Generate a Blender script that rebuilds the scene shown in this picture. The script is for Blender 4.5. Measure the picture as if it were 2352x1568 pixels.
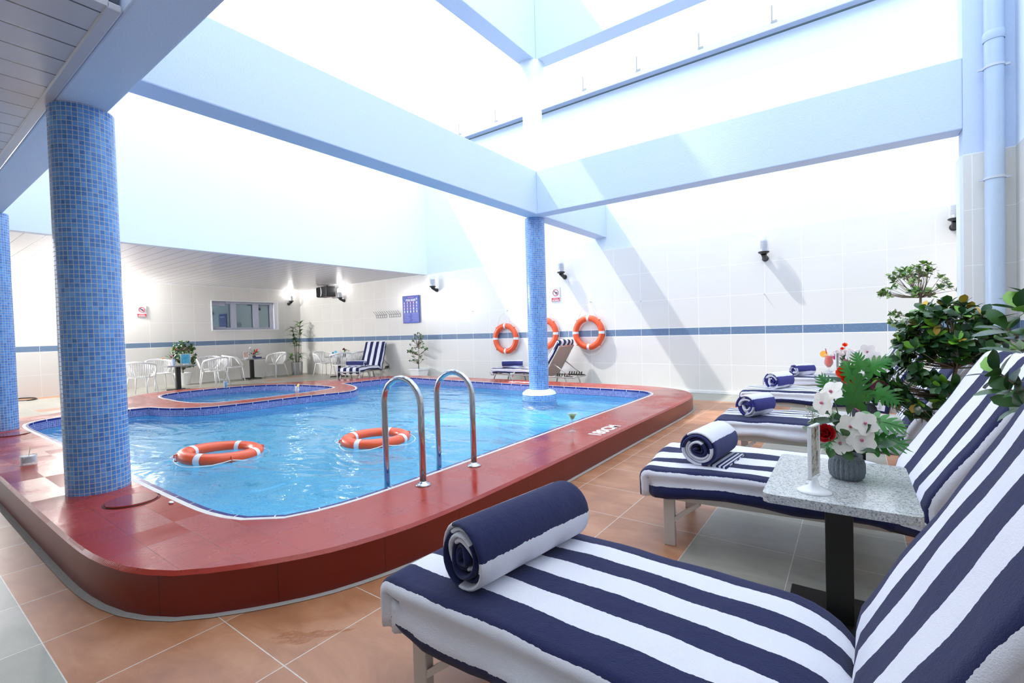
import bpy, bmesh, math, random
from mathutils import Vector, Matrix
from mathutils.geometry import tessellate_polygon
from math import sin, cos, pi, radians as R_

for o in list(bpy.data.objects): bpy.data.objects.remove(o)
SC = bpy.context.scene
COL = SC.collection

# ---------------------------------------------------------------- camera
yaw, pitch, roll = -0.627566, -0.0217667, -0.0287596
f0 = Vector((sin(yaw), cos(yaw), 0)); r0 = Vector((cos(yaw), -sin(yaw), 0)); u0 = Vector((0, 0, 1))
fw = f0*cos(pitch) + u0*sin(pitch); up = -f0*sin(pitch) + u0*cos(pitch)
rr = r0*cos(roll) + up*sin(roll); uu = -r0*sin(roll) + up*cos(roll)
cam_d = bpy.data.cameras.new('camera'); cam = bpy.data.objects.new('camera', cam_d); COL.objects.link(cam)
cam_d.sensor_width = 36.0; cam_d.lens = 36.0*1087.45/2352.0; cam_d.clip_start = 0.05; cam_d.clip_end = 300
cam.matrix_world = Matrix(((rr.x, uu.x, -fw.x, 0), (rr.y, uu.y, -fw.y, 0), (rr.z, uu.z, -fw.z, 1.3), (0, 0, 0, 1)))
SC.camera = cam

# ---------------------------------------------------------------- light
W = bpy.data.worlds.new('world'); SC.world = W; W.use_nodes = True
bg = W.node_tree.nodes['Background']; bg.inputs[0].default_value = (0.92, 0.96, 1.0, 1); bg.inputs[1].default_value = 2.6
sun_d = bpy.data.lights.new('sun', 'SUN'); sun = bpy.data.objects.new('sun', sun_d); COL.objects.link(sun)
sun_d.energy = 3.2; sun_d.angle = R_(1.2); sun_d.color = (1.0, 0.97, 0.92)
sun.rotation_euler = Vector((0.60, 0.27, -1.0)).to_track_quat('-Z', 'Y').to_euler()
SC.view_settings.view_transform = 'Standard'; SC.view_settings.look = 'None'
SC.view_settings.gamma = 1.0; SC.view_settings.use_curve_mapping = False
SC.view_settings.exposure = 0.25
SC.cycles.max_bounces = 14; SC.cycles.diffuse_bounces = 7; SC.cycles.transparent_max_bounces = 16
SC.cycles.use_denoising = True

# ---------------------------------------------------------------- node helpers
def newmat(name):
    m = bpy.data.materials.new(name); m.use_nodes = True
    nt = m.node_tree; b = nt.nodes['Principled BSDF']
    return m, nt, b
def N(nt, t, **k):
    n = nt.nodes.new(t)
    for a, v in k.items(): setattr(n, a, v)
    return n
def math_(nt, op, a, b=None, c=None):
    n = nt.nodes.new('ShaderNodeMath'); n.operation = op
    for i, v in enumerate((a, b, c)):
        if v is None: continue
        if isinstance(v, (int, float)): n.inputs[i].default_value = v
        else: nt.links.new(v, n.inputs[i])
    return n.outputs[0]
def mixc(nt, f, a, b, mode='MIX'):
    n = nt.nodes.new('ShaderNodeMix'); n.data_type = 'RGBA'; n.blend_type = mode
    for s, v in ((n.inputs[0], f), (n.inputs[6], a), (n.inputs[7], b)):
        if isinstance(v, (int, float)): s.default_value = v
        elif isinstance(v, tuple): s.default_value = (*v, 1) if len(v) == 3 else v
        else: nt.links.new(v, s)
    return n.outputs[2]
def noise(nt, vec, scale, detail=3, rough=.55, dist=0):
    n = nt.nodes.new('ShaderNodeTexNoise'); n.inputs['Scale'].default_value = scale
    n.inputs['Detail'].default_value = detail; n.inputs['Roughness'].default_value = rough; n.inputs['Distortion'].default_value = dist
    if vec is not None: nt.links.new(vec, n.inputs['Vector'])
    return n.outputs['Fac']
def bump(nt, b, h, strength=.3, dist=.01):
    n = nt.nodes.new('ShaderNodeBump'); n.inputs['Strength'].default_value = strength; n.inputs['Distance'].default_value = dist
    nt.links.new(h, n.inputs['Height']); nt.links.new(n.outputs[0], b.inputs['Normal']); return n
def objco(nt): return nt.nodes.new('ShaderNodeTexCoord').outputs['Object']
def uvco(nt): return nt.nodes.new('ShaderNodeUVMap').outputs[0]
def geo(nt): return nt.nodes.new('ShaderNodeNewGeometry').outputs['Position']
def sep(nt, v):
    s = nt.nodes.new('ShaderNodeSeparateXYZ'); nt.links.new(v, s.inputs[0]); return s.outputs
def comb(nt, x, y, z):
    c = nt.nodes.new('ShaderNodeCombineXYZ')
    for i, v in enumerate((x, y, z)):
        if isinstance(v, (int, float)): c.inputs[i].default_value = v
        else: nt.links.new(v, c.inputs[i])
    return c.outputs[0]
def ramp(nt, fac, stops, interp='LINEAR'):
    r = nt.nodes.new('ShaderNodeValToRGB'); r.color_ramp.interpolation = interp
    e = r.color_ramp.elements
    while len(e) > 1: e.remove(e[0])
    e[0].position = stops[0][0]; e[0].color = (*stops[0][1], 1)
    for p, c in stops[1:]:
        k = e.new(p); k.color = (*c, 1)
    nt.links.new(fac, r.inputs[0]); return r.outputs[0]
def hexc(r, g, b):
    f = lambda c: (c/255/12.92) if c/255 <= .04045 else ((c/255+.055)/1.055)**2.4
    return (f(r), f(g), f(b))

MATS = {}
def plain(name, col, rough=.5, metal=0.0, nscale=0, nstr=.1, var=0.0, coat=0, **kw):
    if name in MATS: return MATS[name]
    m, nt, b = newmat(name)
    b.inputs['Base Color'].default_value = (*col, 1); b.inputs['Roughness'].default_value = rough; b.inputs['Metallic'].default_value = metal
    if coat: b.inputs['Coat Weight'].default_value = coat; b.inputs['Coat Roughness'].default_value = .08
    co = objco(nt)
    f = noise(nt, co, nscale or 12, 4)
    if nscale: bump(nt, b, f, nstr, .01)
    c = mixc(nt, f, tuple(v*(1-(var or .04)) for v in col), tuple(min(1, v*(1+(var or .04))) for v in col))
    nt.links.new(c, b.inputs['Base Color'])
    for k, v in kw.items(): b.inputs[k.replace('_', ' ')].default_value = v
    MATS[name] = m; return m

# ---------------------------------------------------------------- mesh helpers
class MB:
    def __init__(s): s.v = []; s.f = []; s.m = []; s.uv = []
    def add(s, vs, fs, mi=0, uvs=None):
        o = len(s.v); s.v.extend([tuple(p) for p in vs])
        for k, f in enumerate(fs):
            s.f.append(tuple(i+o for i in f)); s.m.append(mi)
            s.uv.append(uvs[k] if uvs else None)
        return s
    def box(s, x0, x1, y0, y1, z0, z1, mi=0, M=None):
        vs = [Vector(p) for p in ((x0,y0,z0),(x1,y0,z0),(x1,y1,z0),(x0,y1,z0),(x0,y0,z1),(x1,y0,z1),(x1,y1,z1),(x0,y1,z1))]
        if M is not None: vs = [M @ p for p in vs]
        return s.add(vs, [(0,3,2,1),(4,5,6,7),(0,1,5,4),(1,2,6,5),(2,3,7,6),(3,0,4,7)], mi)
    def bar(s, a, b, w, h, mi=0, upv=(0,0,1)):
        a, b = Vector(a), Vector(b); d = b-a; L = d.length; d.normalize()
        u = Vector(upv)
        if abs(d.dot(u)) > .98: u = Vector((0,1,0))
        x = d.cross(u).normalized(); z = x.cross(d)
        M = Matrix(((d.x,x.x,z.x,a.x),(d.y,x.y,z.y,a.y),(d.z,x.z,z.z,a.z),(0,0,0,1)))
        return s.box(0, L, -w/2, w/2, -h/2, h/2, mi, M)
    def tube(s, path, r, seg=10, closed=False, mi=0, cap=True, flat=1.0):
        P = [Vector(p) for p in path]; n = len(P); rs = r if isinstance(r, (list, tuple)) else [r]*n
        T = []
        for i in range(n):
            a = P[(i-1) % n] if (closed or i > 0) else P[i]; b = P[(i+1) % n] if (closed or i < n-1) else P[i]
            t = (b-a); T.append(t.normalized() if t.length > 1e-9 else Vector((0,0,1)))
        ref = Vector((0,0,1)) if abs(T[0].z) < .9 else Vector((1,0,0))
        nrm = (ref - T[0]*ref.dot(T[0])).normalized(); vs = []
        for i in range(n):
            nrm = (nrm - T[i]*nrm.dot(T[i])).normalized(); bi = T[i].cross(nrm)
            for k in range(seg):
                a = 2*pi*k/seg; vs.append(P[i] + nrm*cos(a)*rs[i]*flat + bi*sin(a)*rs[i])
        fs = []
        for i in range(n if closed else n-1):
            for k in range(seg):
                j = (i+1) % n; k2 = (k+1) % seg
                fs.append((i*seg+k, i*seg+k2, j*seg+k2, j*seg+k))
        if cap and not closed: fs += [tuple(range(seg))[::-1], tuple(range((n-1)*seg, n*seg))]
        return s.add(vs, fs, mi)
    def lathe(s, prof, seg=24, c=(0,0,0), mi=0, uvscale=None, cap=True, ax=None):
        vs = []; c = Vector(c)
        for r, z in prof:
            for k in range(seg):
                a = 2*pi*k/seg; vs.append(Vector((r*cos(a), r*sin(a), z)) + c)
        if ax is not None: vs = [ax @ v for v in vs]
        fs = []; uvs = []
        rm = max(p[0] for p in prof); arc = 0
        for i in range(len(prof)-1):
            dl = math.hypot(prof[i+1][0]-prof[i][0], prof[i+1][1]-prof[i][1])
            for k in range(seg):
                k2 = (k+1) % seg; fs.append((i*seg+k, i*seg+k2, (i+1)*seg+k2, (i+1)*seg+k))
                u0_, u1_ = 2*pi*rm*k/seg, 2*pi*rm*(k+1)/seg
                uvs.append(((u0_, arc), (u1_, arc), (u1_, arc+dl), (u0_, arc+dl)))
            arc += dl
        if cap:
            fs += [tuple(range(seg))[::-1], tuple(range((len(prof)-1)*seg, len(prof)*seg))]; uvs += [None, None]
        return s.add(vs, fs, mi, uvs)
    def sphere(s, c, r, seg=12, rings=8, mi=0, sc=(1,1,1)):
        prof = [(max(1e-4, r*sin(pi*i/rings)), -r*cos(pi*i/rings)) for i in range(rings+1)]
        o = len(s.v); s.lathe(prof, seg, (0,0,0), mi)
        for i in range(o, len(s.v)):
            v = s.v[i]; s.v[i] = (v[0]*sc[0]+c[0], v[1]*sc[1]+c[1], v[2]*sc[2]+c[2])
        return s
    def poly(s, pts, z, mi=0, holes=(), flip=False):
        loops = [[Vector((p[0], p[1], 0)) for p in pts]] + [[Vector((p[0], p[1], 0)) for p in h] for h in holes]
        flat = [p for l in loops for p in l]; tris = tessellate_polygon(loops); out = []
        for t in tris:
            a, b, c = (flat[i] for i in t)
            if ((b-a).cross(c-a)).z < 0: t = (t[0], t[2], t[1])
            out.append(tuple(t)[::-1] if flip else tuple(t))
        vs = [(p.x, p.y, z) for p in flat]
        return s.add(vs, out, mi, [tuple((flat[i].x, flat[i].y) for i in t) for t in out])
    def strip(s, loop, z0, z1, mi=0, inward=False, off0=0, off1=0):
        """wall along a closed loop from z0 to z1, uv = (arc length, z)"""
        L0 = offset(loop, off0) if off0 else loop; L1 = offset(loop, off1) if off1 else loop
        n = len(loop); vs = [(p[0], p[1], z0) for p in L0] + [(p[0], p[1], z1) for p in L1]; fs = []; uvs = []; a = 0
        for i in range(n):
            j = (i+1) % n; d = math.hypot(loop[j][0]-loop[i][0], loop[j][1]-loop[i][1])
            f = (i, j, n+j, n+i); u = ((a, z0), (a+d, z0), (a+d, z1 if z1 != z0 else z0+abs(off1-off0)), (a, z1 if z1 != z0 else z0+abs(off1-off0)))
            if inward: f = f[::-1]; u = u[::-1]
            fs.append(f); uvs.append(u); a += d
        return s.add(vs, fs, mi, uvs)
    def obj(s, name, mats, parent=None, smooth=False, bevel=0, loc=None, rot=None, sub=0, kind=None, auto=None):
        me = bpy.data.meshes.new(name); me.from_pydata(s.v, [], s.f)
        for m in (mats if isinstance(mats, (list, tuple)) else [mats]): me.materials.append(m)
        for p, mi in zip(me.polygons, s.m): p.material_index = mi; p.use_smooth = smooth
        if any(u is not None for u in s.uv):
            ul = me.uv_layers.new(name='UVMap')
            for p, u in zip(me.polygons, s.uv):
                if u:
                    for li, c in zip(p.loop_indices, u): ul.data[li].uv = c
        me.update()
        o = bpy.data.objects.new(name, me); COL.objects.link(o)
        if parent: o.parent = parent
        if loc is not None: o.location = loc
        if rot is not None: o.rotation_euler = rot
        if bevel:
            b = o.modifiers.new('bevel', 'BEVEL'); b.width = bevel; b.segments = 2; b.limit_method = 'ANGLE'; b.angle_limit = R_(40)
        if sub:
            b = o.modifiers.new('sub', 'SUBSURF'); b.levels = sub; b.render_levels = sub
        if auto:
            me.set_sharp_from_angle(angle=R_(auto))
        if kind: o['kind'] = kind
        return o

def offset(loop, d):
    """offset closed CCW loop; d>0 grows outward"""
    n = len(loop); out = []
    for i in range(n):
        p0, p, p1 = loop[i-1], loop[i], loop[(i+1) % n]
        a = Vector((p[0]-p0[0], p[1]-p0[1])); b = Vector((p1[0]-p[0], p1[1]-p[1]))
        if a.length < 1e-6 or b.length < 1e-6: out.append(p); continue
        a.normalize(); b.normalize(); na = Vector((a.y, -a.x)); nb = Vector((b.y, -b.x)); m = (na+nb)
        if m.length < .2: m = na
        m.normalize(); k = d/max(.35, m.dot(na)); out.append((p[0]+m.x*k, p[1]+m.y*k))
    return out
def smoothloop(pts, sharp=(), step=.12):
    """catmull-rom through pts (closed); indices in sharp are cusps"""
    n = len(pts); out = []
    for i in range(n):
        p1 = Vector(pts[i]); p2 = Vector(pts[(i+1) % n]); p0 = Vector(pts[i-1]); p3 = Vector(pts[(i+2) % n])
        if i in sharp: p0 = p1 - (p2-p1)*.5
        if (i+1) % n in sharp: p3 = p2 + (p2-p1)*.5
        L = (p2-p1).length; k = max(1, int(L/step))
        d1 = (p2-p0); d2 = (p3-p1)
        t1 = d1.normalized()*min(L, d1.length)*.9 if d1.length else d1; t2 = d2.normalized()*min(L, d2.length)*.9 if d2.length else d2
        for q in range(k):
            t = q/k; h1 = 2*t**3-3*t*t+1; h2 = t**3-2*t*t+t; h3 = -2*t**3+3*t*t; h4 = t**3-t*t
            v = p1*h1 + t1*h2 + p2*h3 + t2*h4; out.append((v.x, v.y))
    return out
def ccw(l):
    a = sum(l[i-1][0]*l[i][1]-l[i][0]*l[i-1][1] for i in range(len(l)))
    return l if a > 0 else l[::-1]
def tag(o, label=None, cat=None, group=None, kind=None):
    if label: o['label'] = label
    if cat: o['category'] = cat
    if group: o['group'] = group
    if kind: o['kind'] = kind
    return o
def thing(name, label, cat, loc=(0,0,0), rz=0, group=None):
    o = bpy.data.objects.new(name, None); COL.objects.link(o); o.location = loc; o.rotation_euler = (0, 0, rz); o.empty_display_size = .1
    return tag(o, label, cat, group)
def copytree(o, parent=None):
    c = o.copy(); COL.objects.link(c); c.parent = parent
    for ch in list(o.children): copytree(ch, c)
    return c
def textmesh(s, size, mat, name, parent, loc, rot, ext=.002, sx=1.0, align='CENTER'):
    cu = bpy.data.curves.new(name, 'FONT'); cu.body = s; cu.size = size; cu.extrude = ext; cu.align_x = align; cu.align_y = 'CENTER'; cu.offset = .003*size/.1
    t = bpy.data.objects.new('tmp', cu); COL.objects.link(t)
    me = bpy.data.meshes.new_from_object(t.evaluated_get(bpy.context.evaluated_depsgraph_get()))
    bpy.data.objects.remove(t); me.name = name
    me.materials.clear(); me.materials.append(mat)
    o = bpy.data.objects.new(name, me); COL.objects.link(o); o.parent = parent; o.location = loc; o.rotation_euler = rot; o.scale = (sx, 1, 1)
    return o

# ---------------------------------------------------------------- surface materials
def mosaic_mat(name, tw, th, cols, grout, rough=.12, mottled=True, base_dirt=False):
    m, nt, b = newmat(name); uv = sep(nt, uvco(nt))
    u = math_(nt, 'DIVIDE', uv[0], tw); v = math_(nt, 'DIVIDE', uv[1], th)
    iu = math_(nt, 'FLOOR', u); iv = math_(nt, 'FLOOR', v)
    wn = N(nt, 'ShaderNodeTexWhiteNoise'); wn.noise_dimensions = '2D'; nt.links.new(comb(nt, iu, iv, 0), wn.inputs['Vector'])
    big = noise(nt, comb(nt, iu, iv, 0), .13, 2)
    f = math_(nt, 'MULTIPLY_ADD', big, .5, math_(nt, 'MULTIPLY_ADD', wn.outputs['Value'], .62, -.06))
    c = ramp(nt, f, [(i/(len(cols)-1), cc) for i, cc in enumerate(cols)])
    if mottled:
        c = mixc(nt, math_(nt, 'MULTIPLY', noise(nt, geo(nt), 60, 4), .35), c, tuple(min(1, x*1.6+.02) for x in cols[-1]))
    g = .062
    fu = math_(nt, 'FRACT', u); fv = math_(nt, 'FRACT', v)
    eu = math_(nt, 'ABSOLUTE', math_(nt, 'SUBTRACT', fu, .5)); ev = math_(nt, 'ABSOLUTE', math_(nt, 'SUBTRACT', fv, .5))
    mk = math_(nt, 'GREATER_THAN', math_(nt, 'MAXIMUM', eu, ev), .5-g)
    col = mixc(nt, mk, c, grout); nt.links.new(col, b.inputs['Base Color'])
    nt.links.new(math_(nt, 'MULTIPLY_ADD', mk, .6, rough), b.inputs['Roughness'])
    h = math_(nt, 'ADD', math_(nt, 'MULTIPLY', mk, -1.0), math_(nt, 'MULTIPLY', wn.outputs['Value'], .25))
    bump(nt, b, h, .35, .003); MATS[name] = m; return m
mosaic_mat('column_mosaic', .0311, .0325, [hexc(36,80,158), hexc(56,110,190), hexc(80,140,212), hexc(108,166,222)], hexc(200,196,188))
mosaic_mat('pool_mosaic', .026, .026, [hexc(24,28,96), hexc(48,56,134), hexc(80,90,164), hexc(136,142,198)], hexc(188,194,214))
mosaic_mat('basin_mosaic', .03, .03, [hexc(84,196,248), hexc(104,208,251), hexc(122,218,253), hexc(140,226,254)], hexc(156,230,254), mottled=False)

def wall_mat(name, ax, off, offz=0.0, paint=hexc(232,242,250), tile=hexc(231,229,224), top=2.98, stripe=True):
    m, nt, b = newmat(name); p = sep(nt, geo(nt)); h = p[ax]; z = p[2]; P = .571
    hu = math_(nt, 'DIVIDE', math_(nt, 'SUBTRACT', h, off), P)
    fu = math_(nt, 'ABSOLUTE', math_(nt, 'SUBTRACT', math_(nt, 'FRACT', hu), .5))
    vj = math_(nt, 'GREATER_THAN', fu, .5-.0055)
    zz = z
    hj = None
    for zc, w in ((.0, .004), (.55, .003), (1.12, .007), (1.272, .006), (1.84, .003), (2.41, .003), (2.98, .006)):
        k = math_(nt, 'LESS_THAN', math_(nt, 'ABSOLUTE', math_(nt, 'SUBTRACT', zz, zc)), w)
        hj = k if hj is None else math_(nt, 'MAXIMUM', hj, k)
    joint = math_(nt, 'MAXIMUM', vj, hj)
    ins = math_(nt, 'MULTIPLY', math_(nt, 'GREATER_THAN', zz, 1.12), math_(nt, 'LESS_THAN', zz, 1.272))
    wn = N(nt, 'ShaderNodeTexWhiteNoise'); wn.noise_dimensions = '2D'
    nt.links.new(comb(nt, math_(nt, 'FLOOR', hu), math_(nt, 'FLOOR', math_(nt, 'DIVIDE', zz, .57)), 0), wn.inputs['Vector'])
    t = mixc(nt, wn.outputs['Value'], tuple(c*.97 for c in tile), tile)
    sp = noise(nt, geo(nt), 26, 8, .75, 1.2)
    st = ramp(nt, sp, [(0, hexc(92,116,146)), (.55, hexc(110,134,164)), (.66, hexc(134,156,184)), (.78, hexc(200,212,226))])
    c = mixc(nt, ins, t, st) if stripe else t
    c = mixc(nt, joint, c, hexc(250,250,248))
    pt = math_(nt, 'GREATER_THAN', zz, top)
    c = mixc(nt, pt, c, paint); nt.links.new(c, b.inputs['Base Color'])
    nt.links.new(math_(nt, 'MULTIPLY_ADD', pt, .45, .22), b.inputs['Roughness'])
    nf = noise(nt, geo(nt), 90, 3)
    bump(nt, b, math_(nt, 'ADD', math_(nt, 'MULTIPLY', math_(nt, 'MULTIPLY', nf, pt), .5), math_(nt, 'MULTIPLY', joint, -.4)), .25, .004)
    MATS[name] = m; return m
wall_mat('tiled_wall_x', 0, -1.869)
wall_mat('tiled_wall_y', 1, 4.341)
PAINT = plain('pale_blue_paint', hexc(206,222,247), .6, nscale=70, nstr=.25)
WPAINT = plain('white_paint', hexc(236,243,250), .6, nscale=70, nstr=.2)

def floor_mat():
    m, nt, b = newmat('floor_tiles'); p = sep(nt, geo(nt)); P = .5185
    u = math_(nt, 'DIVIDE', math_(nt, 'ADD', p[0], 1.848), P); v = math_(nt, 'DIVIDE', math_(nt, 'SUBTRACT', p[1], .424), P*1.006)
    eu = math_(nt, 'ABSOLUTE', math_(nt, 'SUBTRACT', math_(nt, 'FRACT', u), .5)); ev = math_(nt, 'ABSOLUTE', math_(nt, 'SUBTRACT', math_(nt, 'FRACT', v), .5))
    wob = math_(nt, 'MULTIPLY', noise(nt, geo(nt), 30, 3), .005)
    mk = math_(nt, 'GREATER_THAN', math_(nt, 'ADD', math_(nt, 'MAXIMUM', eu, ev), wob), .4985)
    iu = math_(nt, 'FLOOR', u); iv = math_(nt, 'FLOOR', v)
    wn = N(nt, 'ShaderNodeTexWhiteNoise'); wn.noise_dimensions = '2D'; nt.links.new(comb(nt, iu, iv, 0), wn.inputs['Vector'])
    r1 = noise(nt, comb(nt, math_(nt, 'MULTIPLY_ADD', iu, 3.1, math_(nt, 'MULTIPLY', p[0], 1.0)), math_(nt, 'MULTIPLY', p[1], 2.2), wn.outputs['Value']), 2.2, 6, .62, .6)
    fine = noise(nt, geo(nt), 140, 3)
    org = ramp(nt, r1, [(.25, hexc(152,98,66)), (.5, hexc(178,122,86)), (.75, hexc(200,148,114))])
    gry = ramp(nt, r1, [(.25, hexc(140,140,128)), (.5, hexc(158,157,146)), (.75, hexc(176,174,162))])
    def rng(s, a, b_): return math_(nt, 'MULTIPLY', math_(nt, 'GREATER_THAN', s, a), math_(nt, 'LESS_THAN', s, b_))
    A = math_(nt, 'MULTIPLY', rng(p[0], -6.0, -.811), rng(p[1], .424, 8.6))
    B = math_(nt, 'MULTIPLY', rng(p[0], .226, 3.0), rng(p[1], -5, 8.6))
    C_ = math_(nt, 'MULTIPLY', math_(nt, 'LESS_THAN', p[0], -9.5), math_(nt, 'GREATER_THAN', wn.outputs['Value'], .88))
    oz = math_(nt, 'MAXIMUM', math_(nt, 'MAXIMUM', A, B), C_)
    c = mixc(nt, oz, gry, org); c = mixc(nt, math_(nt, 'MULTIPLY', fine, .18), c, (.05, .04, .03))
    c = mixc(nt, mk, c, hexc(205,200,192)); nt.links.new(c, b.inputs['Base Color'])
    nt.links.new(math_(nt, 'MULTIPLY_ADD', r1, .25, .22), b.inputs['Roughness'])
    bump(nt, b, math_(nt, 'ADD', math_(nt, 'MULTIPLY', mk, -.6), math_(nt, 'MULTIPLY', fine, .3)), .25, .004)
    MATS['floor'] = m
floor_mat()

def kerb_mat():
    m, nt, b = newmat('red_kerb_paint'); p = sep(nt, geo(nt)); P = .26
    # small tiles under the paint, some of them ribbed
    u = math_(nt, 'DIVIDE', math_(nt, 'ADD', p[0], 2.02), P); v = math_(nt, 'DIVIDE', math_(nt, 'SUBTRACT', p[1], .64), P*.83)
    eu = math_(nt, 'ABSOLUTE', math_(nt, 'SUBTRACT', math_(nt, 'FRACT', u), .5)); ev = math_(nt, 'ABSOLUTE', math_(nt, 'SUBTRACT', math_(nt, 'FRACT', v), .5))
    top = math_(nt, 'GREATER_THAN', p[2], .205)
    mk = math_(nt, 'MULTIPLY', math_(nt, 'GREATER_THAN', math_(nt, 'MAXIMUM', eu, ev), .49), top)
    wn = N(nt, 'ShaderNodeTexWhiteNoise'); wn.noise_dimensions = '2D'; nt.links.new(comb(nt, math_(nt, 'FLOOR', u), math_(nt, 'FLOOR', v), 0), wn.inputs['Vector'])
    rib = math_(nt, 'SINE', math_(nt, 'MULTIPLY', p[0], 2*pi/.0135))
    ribm = math_(nt, 'MULTIPLY', math_(nt, 'MULTIPLY', math_(nt, 'GREATER_THAN', wn.outputs['Value'], .45), math_(nt, 'LESS_THAN', p[0], -2.35)), math_(nt, 'MULTIPLY', top, math_(nt, 'LESS_THAN', p[1], 1.28)))
    wet = noise(nt, geo(nt), 1.7, 5, .6); fine = noise(nt, geo(nt), 55, 4, .6)
    c = mixc(nt, wet, hexc(148,44,32), hexc(176,62,48)); c = mixc(nt, math_(nt, 'MULTIPLY', mk, .35), c, hexc(80,16,14))
    nt.links.new(c, b.inputs['Base Color'])
    rg = ramp(nt, wet, [(.38, (.10,)*3), (.62, (.34,)*3)]); rs = sep(nt, rg)
    nt.links.new(rs[0], b.inputs['Roughness'])
    h = math_(nt, 'ADD', math_(nt, 'MULTIPLY', fine, .5), math_(nt, 'ADD', math_(nt, 'MULTIPLY', mk, -1.0), math_(nt, 'MULTIPLY', math_(nt, 'MULTIPLY', rib, ribm), .28)))
    bump(nt, b, h, .28, .004); MATS['kerb'] = m
    # side tiles, red painted darker for the shade on the side face
    m, nt, b = newmat('red_kerb_side'); uv = sep(nt, uvco(nt))
    fu = math_(nt, 'ABSOLUTE', math_(nt, 'SUBTRACT', math_(nt, 'FRACT', math_(nt, 'DIVIDE', uv[0], .53)), .5))
    mk = math_(nt, 'GREATER_THAN', fu, .495); n1 = noise(nt, geo(nt), 3, 4)
    c = mixc(nt, n1, hexc(106,24,14), hexc(124,33,20)); c = mixc(nt, math_(nt, 'MULTIPLY', mk, .6), c, hexc(60,14,12))
    nt.links.new(c, b.inputs['Base Color']); b.inputs['Roughness'].default_value = .28
    bump(nt, b, math_(nt, 'ADD', math_(nt, 'MULTIPLY', mk, -1.0), math_(nt, 'MULTIPLY', noise(nt, geo(nt), 40, 3), .2)), .2, .003); MATS['kerb_side'] = m
kerb_mat()
def segmented(name, col, joint, pitch, rough=.15):
    m, nt, b = newmat(name); uv = sep(nt, uvco(nt))
    fu = math_(nt, 'ABSOLUTE', math_(nt, 'SUBTRACT', math_(nt, 'FRACT', math_(nt, 'DIVIDE', uv[0], pitch)), .5))
    mk = math_(nt, 'GREATER_THAN', fu, .5-.004/pitch); n1 = noise(nt, geo(nt), 8, 3)
    c = mixc(nt, n1, tuple(x*.85 for x in col), tuple(min(1, x*1.15) for x in col)); c = mixc(nt, mk, c, joint)
    nt.links.new(c, b.inputs['Base Color']); b.inputs['Roughness'].default_value = rough; MATS[name] = m; return m
segmented('edge_tile', hexc(46,50,124), hexc(215,220,230), .25)
segmented('edge_grout', hexc(214,212,206), hexc(200,198,192), .5, .6)

def ceiling_mat(name, axis, pitch, off, col):
    m, nt, b = newmat(name); p = sep(nt, geo(nt))
    fu = math_(nt, 'FRACT', math_(nt, 'DIVIDE', math_(nt, 'SUBTRACT', p[axis], off), pitch))
    mk = math_(nt, 'LESS_THAN', fu, .055); n1 = noise(nt, geo(nt), 2, 3)
    c = mixc(nt, n1, tuple(x*.95 for x in col), col); c = mixc(nt, mk, c, (.09, .09, .085))
    nt.links.new(c, b.inputs['Base Color']); b.inputs['Roughness'].default_value = .28
    bump(nt, b, math_(nt, 'MULTIPLY', mk, -1), .5, .01); MATS[name] = m; return m
ceiling_mat('ceiling_planks_y', 0, .2365, -3.372, hexc(205,203,208))
ceiling_mat('ceiling_planks_x', 1, .235, .1, hexc(226,224,228))

def water_mat():
    m = bpy.data.materials.new('pool_water'); m.use_nodes = True; nt = m.node_tree; nt.nodes.clear()
    out = N(nt, 'ShaderNodeOutputMaterial'); tr = N(nt, 'ShaderNodeBsdfRefraction'); tr.inputs['IOR'].default_value = 1.33; tr.inputs['Roughness'].default_value = 0; tr.inputs[0].default_value = (.93, 1, 1, 1)
    gl = N(nt, 'ShaderNodeBsdfGlossy'); gl.inputs['Roughness'].default_value = .015
    fr = N(nt, 'ShaderNodeFresnel'); fr.inputs[0].default_value = 1.33
    mx = N(nt, 'ShaderNodeMixShader'); p = geo(nt)
    mp = N(nt, 'ShaderNodeMapping'); mp.inputs['Scale'].default_value = (.8, 1.5, 1); nt.links.new(p, mp.inputs[0])
    h = math_(nt, 'ADD', noise(nt, mp.outputs[0], 1.1, 3, .5, .8), math_(nt, 'MULTIPLY', noise(nt, mp.outputs[0], 5, 3, .5, .5), .16))
    bp = N(nt, 'ShaderNodeBump'); bp.inputs['Strength'].default_value = .75; bp.inputs['Distance'].default_value = .07; nt.links.new(h, bp.inputs['Height'])
    nt.links.new(bp.outputs[0], tr.inputs['Normal']); nt.links.new(bp.outputs[0], gl.inputs['Normal']); nt.links.new(bp.outputs[0], fr.inputs['Normal'])
    nt.links.new(fr.outputs[0], mx.inputs[0]); nt.links.new(tr.outputs[0], mx.inputs[1]); nt.links.new(gl.outputs[0], mx.inputs[2])
    nt.links.new(mx.outputs[0], out.inputs[0]); MATS['water'] = m
water_mat()

# ---------------------------------------------------------------- the building
XL, YR, XR, TOP = -16.4, 9.5, 1.30, 6.42
MB().box(XL-.3, 3, YR, YR+.25, -.1, TOP-.1).obj('wall_back', MATS['tiled_wall_x'], kind='structure')
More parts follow.
